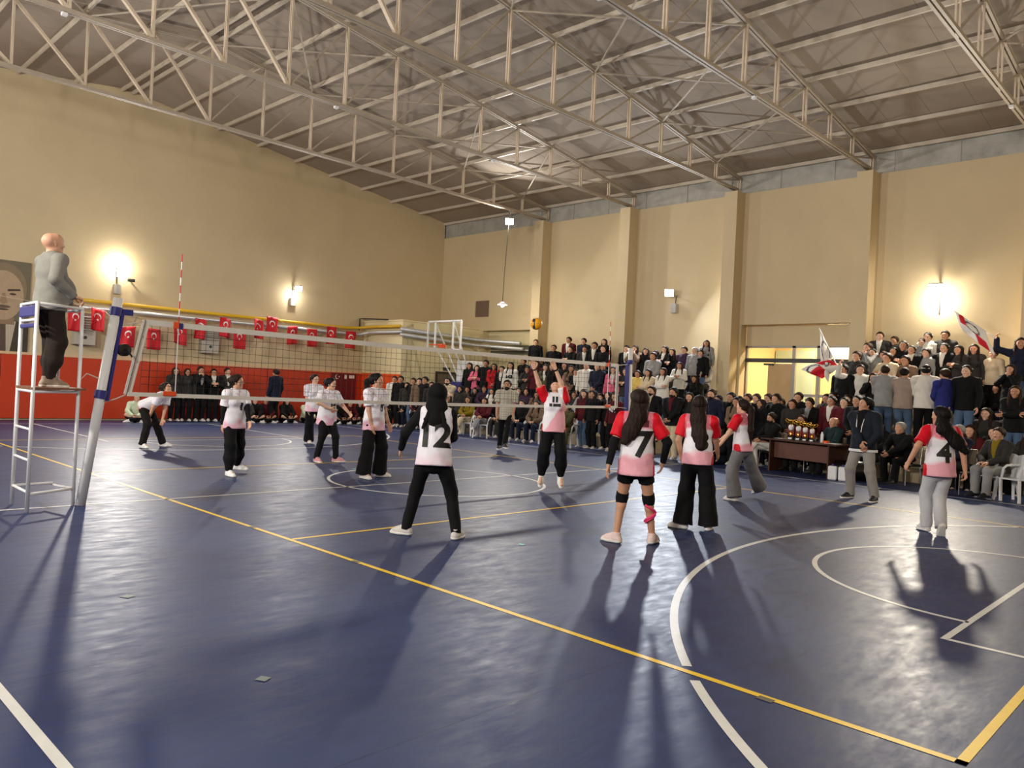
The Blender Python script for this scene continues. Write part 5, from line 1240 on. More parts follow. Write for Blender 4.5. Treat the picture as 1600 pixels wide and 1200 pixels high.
# ------------------------------------------------------------------ spectators and officials
POSES = {
    'stand': dict(wr=A3(.25, .06, .87), wl=A3(-.25, .08, .87)),
    'clasp': dict(wr=A3(.03, .20, .96), wl=A3(-.04, .22, .95), er=A3(1, -.4, 0), el=A3(-1, -.4, 0)),
    'cross': dict(wr=A3(-.11, .20, 1.16), wl=A3(.11, .24, 1.12), er=A3(1, 0, -.6), el=A3(-1, 0, -.6)),
    'clap': dict(wr=A3(.045, .27, 1.20), wl=A3(-.045, .27, 1.20), er=A3(1, -.2, -.8), el=A3(-1, -.2, -.8)),
    'mouth': dict(wr=A3(.06, .17, 1.42), wl=A3(-.06, .17, 1.40), er=A3(.6, .5, -1), el=A3(-.6, .5, -1)),
    'wave': dict(wr=A3(.42, .18, 1.66), wl=A3(-.24, .08, .88), er=A3(1, -.2, -.5)),
    'sit': dict(pelvis=A3(0, 0, .105), ar=A3(.11, .43, -.325), al=A3(-.11, .43, -.325), kr=A3(.1, .6, 1), kl=A3(-.1, .6, 1), wr=A3(.07, .30, .24), wl=A3(-.07, .32, .24), er=A3(1, -.3, -.3), el=A3(-1, -.3, -.3)),
    'sitlean': dict(pelvis=A3(0, 0, .105), lean=.32, ar=A3(.14, .40, -.325), al=A3(-.14, .43, -.325), kr=A3(.2, .6, 1), kl=A3(-.2, .6, 1), wr=A3(.04, .50, .22), wl=A3(-.04, .50, .20), er=A3(1, -.1, -.3), el=A3(-1, -.1, -.3), head=(0, .2)),
    'legcross': dict(pelvis=A3(0, 0, .105), lean=.05, ar=A3(.05, .40, -.325), al=A3(.10, .62, -.10), kr=A3(.1, .6, 1), kl=A3(.15, .6, 1), wr=A3(.03, .34, .28), wl=A3(-.03, .36, .28), er=A3(1, -.3, -.3), el=A3(-1, -.3, -.3)),
    'floor': dict(pelvis=A3(0, 0, .11), lean=.18, ar=A3(-.12, .36, .07), al=A3(.12, .44, .08), kr=A3(1, .35, .5), kl=A3(-1, .35, .5), wr=A3(.08, .40, .22), wl=A3(-.08, .42, .22), er=A3(1, 0, -.2), el=A3(-1, 0, -.2), head=(0, .15), tr=A3(-1, .4, 0), tl=A3(1, .4, 0)),
}
HOLD = {'clasp': .9, 'cross': .4, 'clap': .15, 'mouth': .35, 'sit': .5, 'sitlean': .8, 'legcross': .7, 'floor': .7, 'wave': .9}
_tpl = {}
def template(pose, sex):
    key = (pose, sex)
    if key in _tpl: return _tpl[key]
    J = skeleton(h=1.68, sex=sex, **POSES[pose]); c = HOLD.get(pose, .4)
    pnr = {'clap': A3(-1, .1, 0), 'mouth': A3(-.4, -1, 0), 'sit': A3(0, 0, -1), 'legcross': A3(0, 0, -1), 'wave': A3(-1, .3, 0)}.get(pose)
    hr = dict(curl=c); hl = dict(curl=c)
    if pnr is not None: hr['pn'] = pnr; hl['pn'] = pnr * A3(-1, 1, 1)
    d = {'J': J, 'body': body_mesh(J, .016, .0085, hr, hl, detail=False)}
    seated = pose in ('sit', 'sitlean', 'legcross', 'floor')
    d['top'] = top_mesh(J, .026, 'long', .06 if seated else .13, .0145, .005, name='top', loose=.008)[0]
    d['trousers'] = trousers_mesh(J, .104, .080, .074, vox=.0145)
    d['shoes'] = [shoe_meshes(J, nm, .010, sole=False)[0] for nm in 'rl']
    d['inner'] = inner_mesh(J, .026, .012)
    d['hair'] = {}
    _tpl[key] = d; return d
def tpl_hair(d, style):
    if style not in d['hair']:
        if style == 'beard': d['hair'][style] = beard_mesh(d['J'], .009)
        elif style == 'moustache': d['hair'][style] = beard_mesh(d['J'], .008, False)
        elif style == 'band': d['hair'][style] = band_mesh(d['J'], .010)
        else: d['hair'][style] = hair_mesh(d['J'], style, .0105, length=.36)
    return d['hair'][style]
TOPH = {p: (1.69 if p in ('stand', 'clasp', 'cross', 'clap', 'mouth', 'wave') else .865 if p in ('sit', 'legcross') else .82 if p == 'sitlean' else .86) for p in POSES}

COLS = {'k': ((18, 18, 20), 'black'), 'n': ((28, 34, 54), 'navy'), 'w': ((228, 224, 214), 'white'), 'g': ((150, 150, 150), 'grey'), 'd': ((52, 50, 48), 'charcoal'), 'b': ((120, 98, 80), 'brown'), 'e': ((206, 190, 160), 'beige'), 'r': ((186, 32, 40), 'red'),
        'p': ((226, 110, 140), 'pink'), 'y': ((226, 200, 110), 'yellow'), 'm': ((86, 22, 32), 'maroon'), 'o': ((92, 88, 60), 'olive'), 'G': ((44, 84, 52), 'green'), 'u': ((128, 108, 20), 'mustard'), 'l': ((206, 220, 190), 'pale green'), 'B': ((44, 50, 120), 'royal blue'),
        't': ((30, 52, 54), 'dark teal'), 'v': ((64, 44, 66), 'plum'), 'j': ((84, 106, 136), 'blue denim'), 'h': ((160, 142, 130), 'taupe')}
HN = {'L': ('long', 'long-haired'), 'S': ('short', 'short-haired'), 'H': ('hijab', 'dark-scarfed'), 'C': ('headband', 'headband-wearing'), 'G': ('short', 'grey-haired'), 'B': ('bald', 'bald'), 'P': ('ponytail', 'ponytailed'), 'W': ('hijab', 'pale-scarfed'), 'N': ('bun', 'tied-haired')}
def zone(px):
    if px < 560: return 'by the orange end wall'
    if px < 720: return 'near the corner room'
    if px < 850: return 'below the left recess'
    if px < 975: return 'left of far net post'
    if px < 1145: return 'between far post and doorway'
    if px < 1322: return 'before the glazed doorway'
    return 'right of the doorway'
STEP = ['on the floor', 'on the lowest step', 'on the second step', 'on the third step', 'on the fourth step', 'on the top step']
POSEW = {'stand': 'standing', 'clasp': 'hands clasped', 'cross': 'arms crossed', 'clap': 'clapping', 'mouth': 'hands at mouth', 'wave': 'waving one arm', 'sit': 'sitting', 'sitlean': 'leaning forward', 'legcross': 'legs crossed', 'floor': 'sitting cross-legged'}

PRINT = {}
def place(pose, x, y, z, rz, sc, hair, top, pants, label, group, inner=None, shoe=(210, 206, 200), extra=(), skin=None, hairc=None):
    sex = 'm' if hair[0] in 'SCGB' else 'f'
    d = template(pose, sex); t_ = empty('person', (x, y, z), rz, label, 'person', group); t_.scale = (sc, sc, sc)
    link('body', d['body'], t_, SKIN[random.randrange(4)] if skin is None else SKIN[skin])
    link('top', d['top'], t_, COLS[top][0] if isinstance(top, str) else top); link('trousers', d['trousers'], t_, COLS[pants][0])
    for m in d['shoes']: link('shoe', m, t_, shoe)
    st = HN[hair[0]][0]
    hc = (150, 146, 140) if hair[0] == 'G' else random.choice(HAIRC) if hairc is None else hairc
    if st == 'hijab': link('headscarf', tpl_hair(d, 'hijab'), t_, (206, 202, 200) if hair[0] == 'W' else random.choice([(18, 17, 19), (40, 26, 32), (52, 44, 46)]))
    elif st != 'bald':
        link('hair', tpl_hair(d, 'short' if st == 'headband' else st), t_, hc)
        if st == 'headband': link('headband', tpl_hair(d, 'band'), t_, (214, 210, 198))
    if 'beard' in extra: link('beard', tpl_hair(d, 'beard'), t_, HAIRC[0])
    if 'moustache' in extra: link('moustache', tpl_hair(d, 'moustache'), t_, HAIRC[0])
    if inner: link('shirt_front', d['inner'], t_, COLS[inner][0])
    if PRINT.get('txt'):
        tp = [c for c in t_.children if c.name.startswith('top')][0]
        print_text(PRINT['txt'], PRINT['size'], d['J'], tp, .27, 0, False, m=PRINT['mat'], name='chest_print', parent=t_); PRINT.clear()
    return t_

ROWY = [13.35, 14.47, 15.22, 15.97, 16.72, 17.38]; ROWZ = [0.0] + RZ
SITY = [13.3, 14.30, 15.05, 15.80, 16.55, 17.30]
def spectator(px, py, pose, hair, top, pants='k', inner=None, row=None, turn=None, extra=(), Y=None, **kw):
    """put a figure on the step where its head meets the image point of the top of its head"""
    best = None; seated = pose in ('sit', 'sitlean', 'legcross')
    for r in ([row] if row is not None else range(0, 6)):
        if seated and r == 0: continue
        y = Y if Y is not None else (SITY[r] if seated else ROWY[r]) + random.uniform(-.06, .06)
        p = ony(px, py, y)
        if r > 0 and not (-11.05 < p[0] < -2.2 or 2.45 < p[0] < 13.3): continue
        ratio = (p[2] - ROWZ[r]) / TOPH[pose]
        if best is None or abs(ratio - 1.0) < abs(best[0] - 1.0): best = (ratio, r, p)
    if best is None:
        p = ony(px, py, ROWY[0]); best = (p[2] / TOPH[pose], 0, p)
    ratio, r, p = best; sc = min(max(ratio, .90), 1.10)
    hd = skeleton(h=1.68, sex='m' if hair[0] in 'SCGB' else 'f', **POSES[pose])['head']
    if turn is None: dx, dy = -p[0] * .45 + random.uniform(-2.5, 2.5), -10.0; rz = math.atan2(-dx, dy)
    else: rz = turn
    c, s = math.cos(rz), math.sin(rz); ox, oy = (c * hd[0] - s * hd[1]) * sc, (s * hd[0] + c * hd[1]) * sc
    lab = '%s person in %s%s, %s %s %s' % (HN[hair[0]][1], COLS[top][1], ' over ' + COLS[inner][1] if inner else '', POSEW[pose], STEP[r] if not seated else STEP[r].replace('on the', 'on the'), zone(px))
    yy = p[1] - oy * .3
    yy = min(yy, 17.50 if min(abs(p[0] - ox - c_) for c_ in CX) > .55 else 17.05)
    return place(pose, p[0] - ox, yy, ROWZ[r], rz, sc, hair, top, pants, lab, 'spectators', inner, extra=extra, **kw)

CROWD = [
    # first bay, in front of the recess
    (738, 567, 'stand', 'L', 'k'), (748, 571, 'clap', 'L', 'p'), (761, 563, 'stand', 'S', 'k'), (771, 568, 'clasp', 'L', 'r', 'j'), (786, 572, 'stand', 'L', 'k', 'k', 'w'), (797, 566, 'stand', 'L', 'w'), (819, 561, 'stand', 'S', 'k'), (829, 573, 'clap', 'L', 'd'), (848, 569, 'stand', 'L', 'o', 'k', 'w'), (840, 563, 'stand', 'L', 'm'),
    # wall row of boys
    (855, 532, 'stand', 'S', 'k'), (887, 527, 'stand', 'S', 'm', 'k', 'w'), (906, 529, 'cross', 'S', 'n'), (929, 535, 'stand', 'S', 'k', 'k', 'w'), (953, 531, 'stand', 'L', 'k'),
    (853, 545, 'sit', 'L', 'k'), (869, 547, 'sit', 'S', 'G'), (892, 541, 'clap', 'S', 'k'), (901, 546, 'sit', 'S', 'k'), (919, 541, 'stand', 'S', 'd', 'k', 'w'), (940, 540, 'clasp', 'S', 'k'), (866, 539, 'stand', 'S', 'k'),
    (876, 564, 'sit', 'S', 'k'), (887, 566, 'stand', 'L', 'k'), (896, 571, 'clasp', 'L', 'b'), (908, 577, 'stand', 'S', 'k', 'k', 'w'), (916, 566, 'stand', 'S', 'w'), (930, 567, 'clasp', 'S', 'n', 'h'), (956, 573, 'stand', 'L', 'p', 'k', 'w'), (969, 575, 'clap', 'L', 'd'), (943, 566, 'stand', 'S', 'k'), (862, 568, 'stand', 'L', 'k'),
    (884, 603, 'sit', 'S', 'k'), (911, 606, 'sit', 'L', 'g'), (926, 611, 'sit', 'L', 'k'), (942, 616, 'sit', 'L', 'k'), (953, 612, 'sit', 'L', 'n'), (900, 612, 'sit', 'L', 'd'), (870, 604, 'sit', 'L', 'b'), (858, 598, 'sit', 'S', 'k'),
    (981, 540, 'stand', 'S', 'k', 'k', 'w'), (995, 540, 'mouth', 'L', 'b'), (1013, 544, 'stand', 'L', 'k'), (1020, 551, 'clasp', 'N', 'g'), (1041, 541, 'clap', 'L', 'k', 'k', 'w'), (1059, 545, 'clap', 'L', 'k'), (1072, 542, 'stand', 'S', 'v'), (1080, 543, 'stand', 'W', 'g'), (1098, 547, 'stand', 'S', 'k'), (1114, 537, 'stand', 'L', 'g'), (1028, 548, 'stand', 'L', 'd'),
    (1007, 565, 'sit', 'L', 'k'), (1028, 565, 'sit', 'L', 'k'), (1044, 566, 'sit', 'N', 'w'), (1084, 571, 'sit', 'L', 'b'), (1095, 565, 'sit', 'L', 'd'), (1108, 566, 'sit', 'S', 'w'), (1072, 566, 'sit', 'L', 'k'), (990, 566, 'sit', 'L', 'k'),
    (997, 579, 'cross', 'N', 'y'), (1013, 577, 'cross', 'L', 'e'), (1037, 575, 'cross', 'L', 'w'), (1062, 576, 'clap', 'L', 'w'), (1067, 588, 'sit', 'N', 'w'), (1100, 580, 'sit', 'L', 'g'), (1084, 594, 'sit', 'L', 'k'), (1095, 595, 'sit', 'L', 'v'), (1050, 590, 'sit', 'L', 'd'), (1022, 592, 'sit', 'L', 'b'), (1113, 590, 'sit', 'L', 'w'), (985, 590, 'sit', 'L', 'k'), (1005, 600, 'sit', 'L', 'd'), (1120, 603, 'sit', 'L', 'k'),
    # lower steps on the left
    (720, 603, 'stand', 'H', 'd'), (731, 604, 'sit', 'L', 'b'), (755, 603, 'sit', 'N', 'v'), (772, 607, 'sit', 'L', 'w'), (799, 607, 'sit', 'L', 'k'), (812, 606, 'sit', 'L', 'd'), (825, 607, 'sit', 'H', 'v'), (838, 612, 'sit', 'L', 'b'), (745, 606, 'sit', 'L', 'k'), (712, 607, 'sit', 'L', 'k'), (784, 606, 'sit', 'L', 'd'),
    (618, 588, 'stand', 'S', 'w'), (630, 588, 'stand', 'S', 'k'), (641, 598, 'stand', 'S', 'd'), (647, 591, 'stand', 'S', 'k'), (656, 591, 'stand', 'S', 'b'), (665, 589, 'stand', 'S', 'k'), (674, 597, 'stand', 'S', 'd'), (649, 601, 'stand', 'H', 'k'), (686, 600, 'stand', 'L', 'k'),
    # bleacher right of the doorway
    (1319, 519, 'stand', 'S', 'k'), (1356, 536, 'mouth', 'S', 'g'), (1374, 519, 'stand', 'S', 'd', 'k', 'w'), (1407, 526, 'stand', 'S', 'd'), (1415, 533, 'clap', 'C', 'k'), (1425, 540, 'stand', 'C', 'k', 'k', 'w'), (1396, 543, 'stand', 'C', 'd'), (1397, 552, 'clap', 'S', 'e'), (1405, 556, 'stand', 'S', 'b'), (1451, 520, 'stand', 'C', 'w'), (1445, 529, 'stand', 'C', 'g'), (1475, 517, 'stand', 'S', 'd'), (1476, 537, 'stand', 'C', 'k', 'k', 'w'),
    (1506, 540, 'clap', 'L', 'd'), (1529, 538, 'stand', 'L', 'd'), (1562, 546, 'stand', 'N', 'e'), (1360, 569, 'sit', 'S', 'k'), (1355, 583, 'mouth', 'L', 'k'), (1326, 599, 'sit', 'L', 'm'), (1420, 569, 'sit', 'C', 'k'), (1434, 580, 'sit', 'S', 'd'), (1473, 570, 'sit', 'W', 'g'), (1497, 571, 'sit', 'C', 'w'), (1495, 581, 'sit', 'L', 'w'), (1549, 573, 'sit', 'L', 'k'), (1580, 570, 'mouth', 'L', 'k'), (1597, 574, 'sit', 'L', 'd'), (1533, 566, 'sit', 'S', 'g'),
    (1546, 599, 'sit', 'C', 'k'), (1562, 603, 'sit', 'L', 'k'), (1574, 606, 'sit', 'S', 'd'), (1593, 603, 'cross', 'L', 'k'), (1380, 549, 'stand', 'S', 'd'), (1460, 549, 'sit', 'S', 'd'), (1340, 540, 'stand', 'S', 'd'), (1545, 556, 'sit', 'L', 'b'), (1517, 560, 'sit', 'L', 'd'), (1437, 545, 'stand', 'S', 'g'), (1366, 545, 'stand', 'C', 'g'), (1590, 548, 'stand', 'L', 'k'),
    (1553, 667, 'sit', 'L', 'k', 'k', None, 1), (1592, 664, 'sit', 'L', 'd', 'k', None, 1), (1530, 650, 'sit', 'L', 'm', 'k', None, 1), (1575, 640, 'sit', 'S', 'k', 'k', None, 2), (1598, 635, 'sit', 'L', 'k', 'k', None, 2), (1540, 632, 'sit', 'L', 'd', 'k', None, 2), (1372, 640, 'sit', 'S', 'k', 'k', None, 1),
]
for e_ in CROWD:
    px, py, pose, hair, top = e_[:5]; pants = e_[5] if len(e_) > 5 else random.choice(['k', 'k', 'd', 'j', 'n']); inner = e_[6] if len(e_) > 6 else None; row = e_[7] if len(e_) > 7 else None
    if px == 797: PRINT.update(txt='147', size=.15, mat=M_INK)
    spectator(px, py, pose, hair, top, pants, inner, row)
# five people standing with their backs to the court on the second step
for px, py, hair, top, pants in ((1383, 571, 'S', 'g', 'j'), (1411, 575, 'S', 'h', 'j'), (1450, 564, 'C', 'w', 'k'), (1477, 577, 'S', 'B', 'k'), (1521, 571, 'C', 'k', 'j')):
    spectator(px, py, 'clasp' if px != 1521 else 'stand', hair, top, pants, row=2, Y=14.98, turn={1383: .3, 1411: 0, 1450: .4, 1477: 1.0, 1521: 3.0}[px])

# people on the floor in front of the bleachers and the doorway: image point of the feet or the head at floor height
def floor_person(px, y, pose, hair, top, pants='k', inner=None, sc=1.0, turn=None, extra=(), lab=None, shoe=(210, 206, 200), **kw):
    p = ony(px, 640, y); rz = math.atan2(-(-p[0] * .4 + random.uniform(-2, 2)), -10) if turn is None else turn
    lab = lab or '%s person in %s%s, %s on the floor %s' % (HN[hair[0]][1], COLS[top][1], ' over ' + COLS[inner][1] if inner else '', POSEW[pose], zone(px))
    return place(pose, p[0], p[1], 0, rz, sc, hair, top, pants, lab, 'people on the floor by the bleachers', inner, extra=extra, shoe=shoe, **kw)
AWAY = math.pi
for a in [(914, 13.4, 'stand', 'L', 'm', 'j', None, .98), (931, 13.3, 'stand', 'H', 'k', 'k', None, .98), (945, 13.5, 'stand', 'H', 'k', 'k', None, .97), (961, 13.2, 'stand', 'L', 'm', 'k', None, .96),
          (1017, 13.0, 'stand', 'S', 'k', 'k', 'e', 1.09), (1054, 13.0, 'clasp', 'S', 'k', 'e', 'm', 1.08), (1079, 13.3, 'stand', 'L', 'd', 'k', None, 1.02), (1111, 13.2, 'stand', 'S', 'n', 'k', None, 1.08), (1138, 13.8, 'stand', 'S', 'k', 'k', None, 1.05), (1143, 13.3, 'clasp', 'L', 'b', 'k', None, .98), (1128, 13.9, 'stand', 'L', 'k', 'k', None, 1.0),
          (1167, 13.9, 'stand', 'S', 'k', 'k', None, 1.04), (1189, 13.8, 'stand', 'H', 'k', 'k', None, .97), (1182, 14.8, 'stand', 'S', 'd', 'k', None, 1.05), (1200, 15.2, 'stand', 'S', 'k', 'k', None, 1.06), (1213, 14.2, 'stand', 'S', 'k', 'k', None, 1.06), (1225, 14.9, 'stand', 'L', 'k', 'k', None, 1.0), (1243, 15.1, 'stand', 'S', 'k', 'k', None, 1.10), (1241, 14.1, 'clasp', 'S', 'd', 'k', None, .99), (1263, 14.4, 'clasp', 'S', 'k', 'k', 'g', 1.01), (1287, 15.6, 'stand', 'L', 'b', 'k', None, 1.10), (1303, 15.0, 'stand', 'C', 'd', 'k', None, 1.12), (1302, 14.3, 'stand', 'C', 'm', 'k', 'w', 1.06), (1317, 14.1, 'stand', 'C', 'm', 'k', None, 1.05), (1340, 13.75, 'clasp', 'C', 'k', 'k', None, 1.08), (1325, 14.9, 'stand', 'L', 'k', 'k', None, 1.1), (1155, 15.0, 'stand', 'S', 'k', 'k', None, 1.0), (1270, 15.5, 'stand', 'S', 'd', 'k', None, 1.03)]:
    ex = ('beard',) if a[0] in (1017, 1054, 1111) else ()
    if a[0] == 961: PRINT.update(txt='A\u03a0', size=.16, mat=M_FWHITE)
    if a[0] == 1213: PRINT.update(txt='I\u03a4', size=.13, mat=M_FWHITE)
    floor_person(*a, extra=ex, turn=(AWAY if a[0] == 1287 - 1 else None))
# man with arms crossed in a checked shirt near the corner room
o = spectator(699, 590, 'cross', 'S', 'e', 'k', extra=('beard',), row=1); o['label'] = 'bearded man in pale checked shirt with arms crossed near the corner room door'
# seated row on white chairs in front of the left bleacher
for px, y, pose, hair, top, pants in ((731, 13.1, 'legcross', 'L', 'u', 'e'), (757, 12.95, 'legcross', 'L', 'm', 'g'), (700, 13.3, 'sit', 'L', 'k', 'k'), (815, 13.2, 'sit', 'S', 'k', 'n'), (838, 13.1, 'sit', 'L', 'b', 'n'), (680, 13.3, 'sit', 'L', 'd', 'k'), (780, 13.3, 'sit', 'L', 'k', 'd'), (888, 13.0, 'sitlean', 'S', 'o', 'o'), (655, 13.4, 'sit', 'L', 'm', 'k'), (635, 13.5, 'sitlean', 'L', 'k', 'k'), (612, 13.4, 'sit', 'C', 'm', 'k')):
    p = ony(px, 640, y); rz = math.atan2(-(-p[0] * .5), -10); c, s = math.cos(rz), math.sin(rz)
    plastic_chair(p[0], p[1], rz, 'white plastic chair under the %s person in %s top %s' % (HN[hair[0]][1], COLS[top][1], zone(px)))
    place(pose, p[0] + s * .04, p[1] - c * .04, .43, rz, .97, hair, top, pants, '%s person in %s top, %s on front row chair %s' % (HN[hair[0]][1], COLS[top][1], POSEW[pose], zone(px)), 'front row sitters')
# officials on chairs by the desk and to its right
for px, py, y, pose, hair, top, pants, inner, ex, ch, lb, trn in (
        (1207, 655, 13.45, 'legcross', 'S', 'k', 'w', None, ('beard',), 'd', 'man in black sweater and white trousers sitting at the left end of the desk', 2.6),
        (1254, 652, 13.85, 'sit', 'S', 'k', 'k', None, ('beard',), 'd', 'bearded man sitting behind the trophies', 3.0), (1304, 655, 13.55, 'sit', 'B', 't', 'k', None, (), 'd', 'bald man in dark teal jacket sitting behind the desk', 2.6),
        (1411, 668, 13.5, 'sitlean', 'G', 'k', 'k', None, (), 'd', 'grey-haired man in black sitting behind the coach', 2.7), (1499, 667, 12.95, 'sit', 'G', 'n', 'k', 'g', (), 'd', 'man in dark suit and pale blue shirt sitting beside the moustached man', 2.7), (1562, 667, 12.75, 'sit', 'S', 'd', 'g', 'u', ('moustache',), 'w', 'moustached man in dark jacket and brown shirt on a white plastic chair', 2.7)):
    d_ = template(pose, 'm'); hd = d_['J']['head']; rz = trn; p = ony(px, py, y); c, s = math.cos(rz), math.sin(rz)
    x0, y0 = p[0] - (c * hd[0] - s * hd[1]), p[1] - (s * hd[0] + c * hd[1]) * .0
    place(pose, x0, y0, .44, rz, 1.02, hair, top, pants, lb, None, inner, extra=ex, shoe=(24, 22, 22))
    cx, cy = x0 + s * -.04 * -1, y0 - c * .04 * 1
    if ch == 'w': plastic_chair(x0, y0, rz, 'white plastic chair under the moustached man', None)
    else:
        t_ = empty('stacking_chair', (x0, y0, 0), rz, 'dark chair with thin metal legs under the ' + lb.split(' sitting')[0], 'chair', 'dark chairs of the officials')
        MB().box((0, 0, .415), (.44, .42, .05)).build('seat', M_BLACK, t_, bevel=.015); MB().box((0, -.25, .72), (.42, .03, .30)).build('backrest', mat('taupe_plastic', (150, 134, 112), .5), t_, bevel=.01)
        for sx in (-1, 1):
            for sy in (-1, 1): MB().tube([(sx * .2, sy * .19, .40), (sx * .22, sy * .22, 0)], .011, 8).build('leg', M_CHROME, t_)
            MB().tube([(sx * .2, -.2, .4), (sx * .2, -.25, .82)], .011, 8).build('back_post', M_CHROME, t_)
plastic_chair(*ony(1590, 700, 12.6)[:2], 2.7, 'empty white plastic chair beside the moustached man', None)

# people along the end wall
def wall_person(px, pose, hair, top, pants='k', inner=None, sc=1.0, X=-15.25, turn=None, z=0.0, shoe=(225, 225, 225)):
    p = onx(px, 620, X); rz = math.atan2(-1.0, random.uniform(-.5, .2)) if turn is None else turn
    return place(pose, X, p[1], z, rz, sc, hair, top, pants, '%s person in %s%s, %s by the orange end wall' % (HN[hair[0]][1], COLS[top][1], ' over ' + COLS[inner][1] if inner else '', POSEW[pose]), 'people along the end wall', inner, shoe=shoe)
for a in [(272, 'stand', 'L', 'd', 'k', None, 1.03), (291, 'stand', 'H', 'd', 'k', None, 1.02), (311, 'mouth', 'S', 'k', 'k', 'w', 1.07), (332, 'clap', 'S', 'k', 'k', 'w', 1.04), (353, 'clasp', 'S', 'd', 'k', 'w', 1.07)]: wall_person(*a)
wall_person(430, 'stand', 'S', 'n', 'k', None, 1.10, X=-14.6, turn=1.9)
for a in [(215, 'floor', 'S', 'l'), (398, 'floor', 'S', 'k'), (414, 'floor', 'S', 'm'), (446, 'floor', 'L', 'k'), (478, 'floor', 'N', 'l'), (385, 'floor', 'L', 'd'), (500, 'floor', 'L', 'k'), (545, 'floor', 'S', 'm'), (560, 'floor', 'L', 'k'), (530, 'floor', 'L', 'k')]:
    wall_person(a[0], a[1], a[2], a[3], X=-14.9 if a[0] < 520 else -14.2)

# two big supporters' flags
def wavy_flag(name, pole0, pole1, out, drop, label, seed):
    t_ = empty(name, pole0, 0, label, 'flag'); p0 = np.zeros(3); p1 = np.array(pole1) - np.array(pole0); out = np.array(out, float); drop = np.array(drop, float)
    MB().tube([p0, p1], .013, 6).build('pole', M_WHITE, t_)
    n = 26; vs_ = []; cols = []
    tr_ = unit(np.cross(out, drop))
    for j in range(n + 1):
        for i in range(n + 1):
            u, v = i / n, j / n; q = p1 * (1 - v * .92) * 1.0 + out * u + drop * u * u + tr_ * .10 * math.sin(5 * u + 4 * v + seed) * u
            vs_.append(q)
            dxx, dyy = u - .5, v - .5; rr = math.hypot(dxx, dyy)
            c = L3(232, 228, 222)
            if u + v < .42 or (u > .55 and v > .62): c = L3(204, 34, 44)
            if .24 < rr < .29: c = L3(40, 40, 70)
            if rr <= .24: c = L3(214, 206, 204)
            cols.append(c)
    mb = MB(); mb.add(vs_, [(j * (n + 1) + i, j * (n + 1) + i + 1, (j + 1) * (n + 1) + i + 1, (j + 1) * (n + 1) + i) for j in range(n) for i in range(n)])
    o = mb.build('cloth', M_JERSEY, t_, smooth=True); at = o.data.color_attributes.new('Col', 'FLOAT_COLOR', 'POINT'); at.data.foreach_set('color', np.concatenate([np.array(cols), np.ones((len(cols), 1))], 1).astype(np.float32).ravel())
    so = o.modifiers.new('thick', 'SOLIDIFY'); so.thickness = .004
def patch_flag(label, pole, Y, patches, dz):
    """a limp flag: cloth patches spanned between four corner points each, with folds"""
    q0 = ony(*pole[0], Y); q1 = ony(*pole[1], Y); t_ = empty('supporter_flag', q0, 0, label, 'flag')
    MB().tube([(0, 0, 0), q1 - q0], .013, 6).build('pole', M_WHITE, t_)
    for cs, fn, ph in patches:
        P4 = [ony(x, y, Y) + A3(0, d, 0) - q0 for x, y, d in cs]; n = 24; vs_ = []; cols = []
        for j in range(n + 1):
            for i in range(n + 1):
                u, v = i / n, j / n; q = P4[0] * (1 - u) * (1 - v) + P4[1] * u * (1 - v) + P4[2] * u * v + P4[3] * (1 - u) * v
                bul = math.sin(math.pi * u) * math.sin(math.pi * v)
                q = q + A3(0, -.10 * bul + .035 * math.sin(9 * u + 5 * v + ph), dz * bul + .012 * math.sin(8 * v + ph)); vs_.append(q); cols.append(L3(*fn(u, v)))
        o = MB().add(vs_, [(j * (n + 1) + i, j * (n + 1) + i + 1, (j + 1) * (n + 1) + i + 1, (j + 1) * (n + 1) + i) for j in range(n) for i in range(n)]).build('cloth', M_JERSEY, t_, smooth=True)
        at = o.data.color_attributes.new('Col', 'FLOAT_COLOR', 'POINT'); at.data.foreach_set('color', np.concatenate([np.array(cols), np.ones((len(cols), 1))], 1).astype(np.float32).ravel())
        so = o.modifiers.new('thick', 'SOLIDIFY'); so.thickness = .004
WH, RD, DK = (234, 230, 224), (206, 36, 46), (44, 44, 78)
wp_ = spectator(1343, 556, 'wave', 'S', 'w', 'k', turn=3.5, row=2); wp_['label'] = 'man in white shirt on the bleacher waving a flag beside the doorway'
patch_flag('white and red supporters flag waved in front of the glazed doorway', ((1308, 572), (1280, 513)), 15.0,
           [(((1280, 513, 0), (1301, 556, 0), (1297, 600, -.15), (1287, 574, -.1)), lambda u, v: DK if abs(math.hypot(u - .6, v - .35) - .3) < .03 else WH, 0.5),
            (((1297, 560, -.1), (1312, 574, 0), (1290, 592, -.2), (1254, 577, -.1)), lambda u, v: RD if (v < .45 and .25 < u + v < .85) or (v > .5 and u > .45) else DK if abs(math.hypot(u - .35, v - .75) - .22) < .035 else WH, 2.0)], .05)
wg = spectator(1579, 527, 'wave', 'L', 'n', 'j', turn=3.3, row=4); wg['label'] = 'long-haired person in denim jacket stretching one arm with a flag'
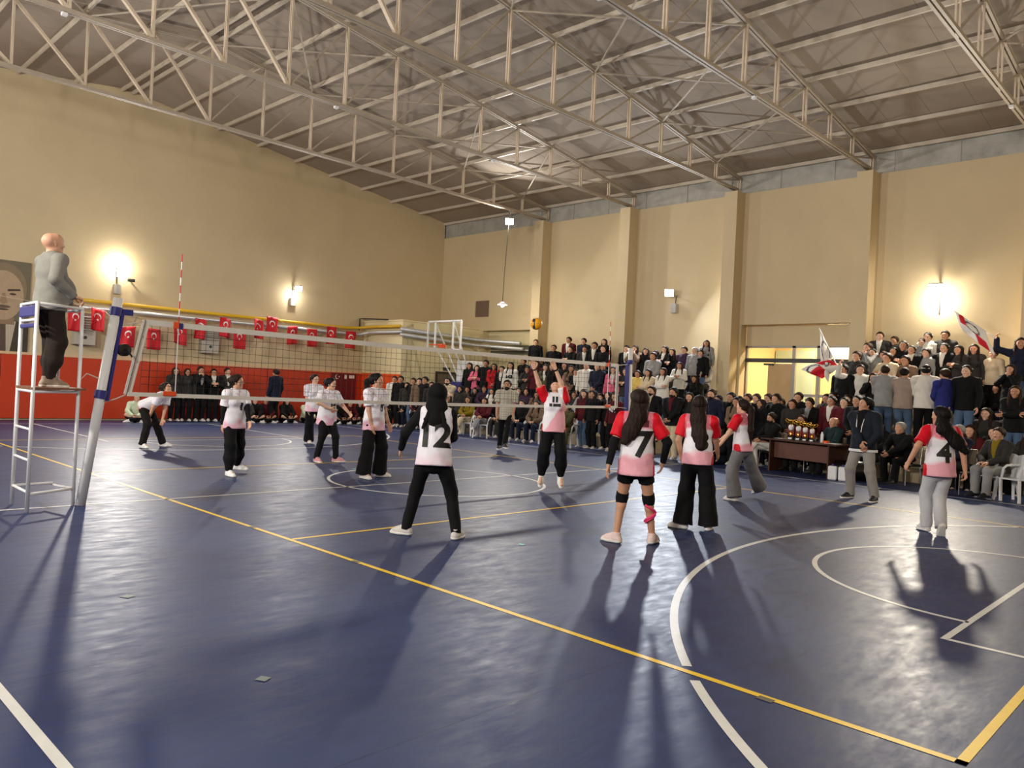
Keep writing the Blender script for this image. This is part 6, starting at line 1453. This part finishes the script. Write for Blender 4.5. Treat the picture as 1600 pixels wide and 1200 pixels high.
patch_flag('white and red supporters flag held up against the back wall', ((1556, 529), (1491, 486)), 16.3,
           [(((1491, 486, 0), (1540, 518, 0), (1556, 556, -.1), (1506, 518, -.1)), lambda u, v: RD if (.12 < u < .32 and v < .5) or (.5 < u < .85 and v > .6) else DK if abs(math.hypot(u - .5, v - .4) - .2) < .03 else WH, 1.2)], .04)
# pink poster held up in the stand
pq = ony(888, 601, 15.1)
ps_ = empty('fan_poster', pq, 0, 'pink hand-made poster with white marks held up among the spectators', 'poster')
MB().box((0, 0, 0), (.52, .01, .56)).build('board', mat('pink_card', (226, 120, 146), .7, noise=.1), ps_)
for dx, dz, a_, b_ in ((-.06, .16, .10, .03), (.10, .17, .12, .03), (-.02, .05, .16, .03), (.14, .04, .05, .05), (-.05, -.06, .08, .03), (.16, -.18, .05, .05)): MB().box((dx, -.008, dz), (a_, .004, b_)).build('mark', M_FWHITE, ps_)

# nudge neighbours on the same step apart where shoulders would meet
_pp = [o for o in COL.objects if o.parent is None and o.get('group') in ('spectators', 'people on the floor by the bleachers')]
for _ in range(4):
    for i_, o1 in enumerate(_pp):
        for o2 in _pp[i_ + 1:]:
            if abs(o1.location.z - o2.location.z) > .2: continue
            dx, dy = o2.location.x - o1.location.x, o2.location.y - o1.location.y
            if math.hypot(dx, dy) < .42:
                k_ = min(.05, (.42 - math.hypot(dx, dy)) / 2) * (1 if dx >= 0 else -1); o1.location.x -= k_; o2.location.x += k_
for o in _pp:
    if o.location.z > .2:
        x_ = o.location.x; o.location.x = min(max(x_, -10.95), -2.32) if x_ < 0 else min(max(x_, 2.56), 13.2)
        if o.location.y > 17.05 and min(abs(o.location.x - c_) for c_ in CX) < .5: o.location.y = 17.05

# look-alikes: tell them apart by their trousers where that differs
_by = {}
for o in list(COL.objects):
    if o.name.startswith('person') and o.parent is None: _by.setdefault(o['label'], []).append(o)
_cn = {tuple(round(c, 4) for c in srgb(*v[0])[:3]): v[1] for v in COLS.values()}
for lb, os_ in _by.items():
    if len(os_) > 1:
        for o in os_:
            for ch in o.children:
                if ch.name.startswith('trousers'):
                    nm = _cn.get(tuple(round(c, 4) for c in ch.color[:3]))
                    if nm and len(lb.split()) <= 13: o['label'] = lb + ', %s trousers' % nm
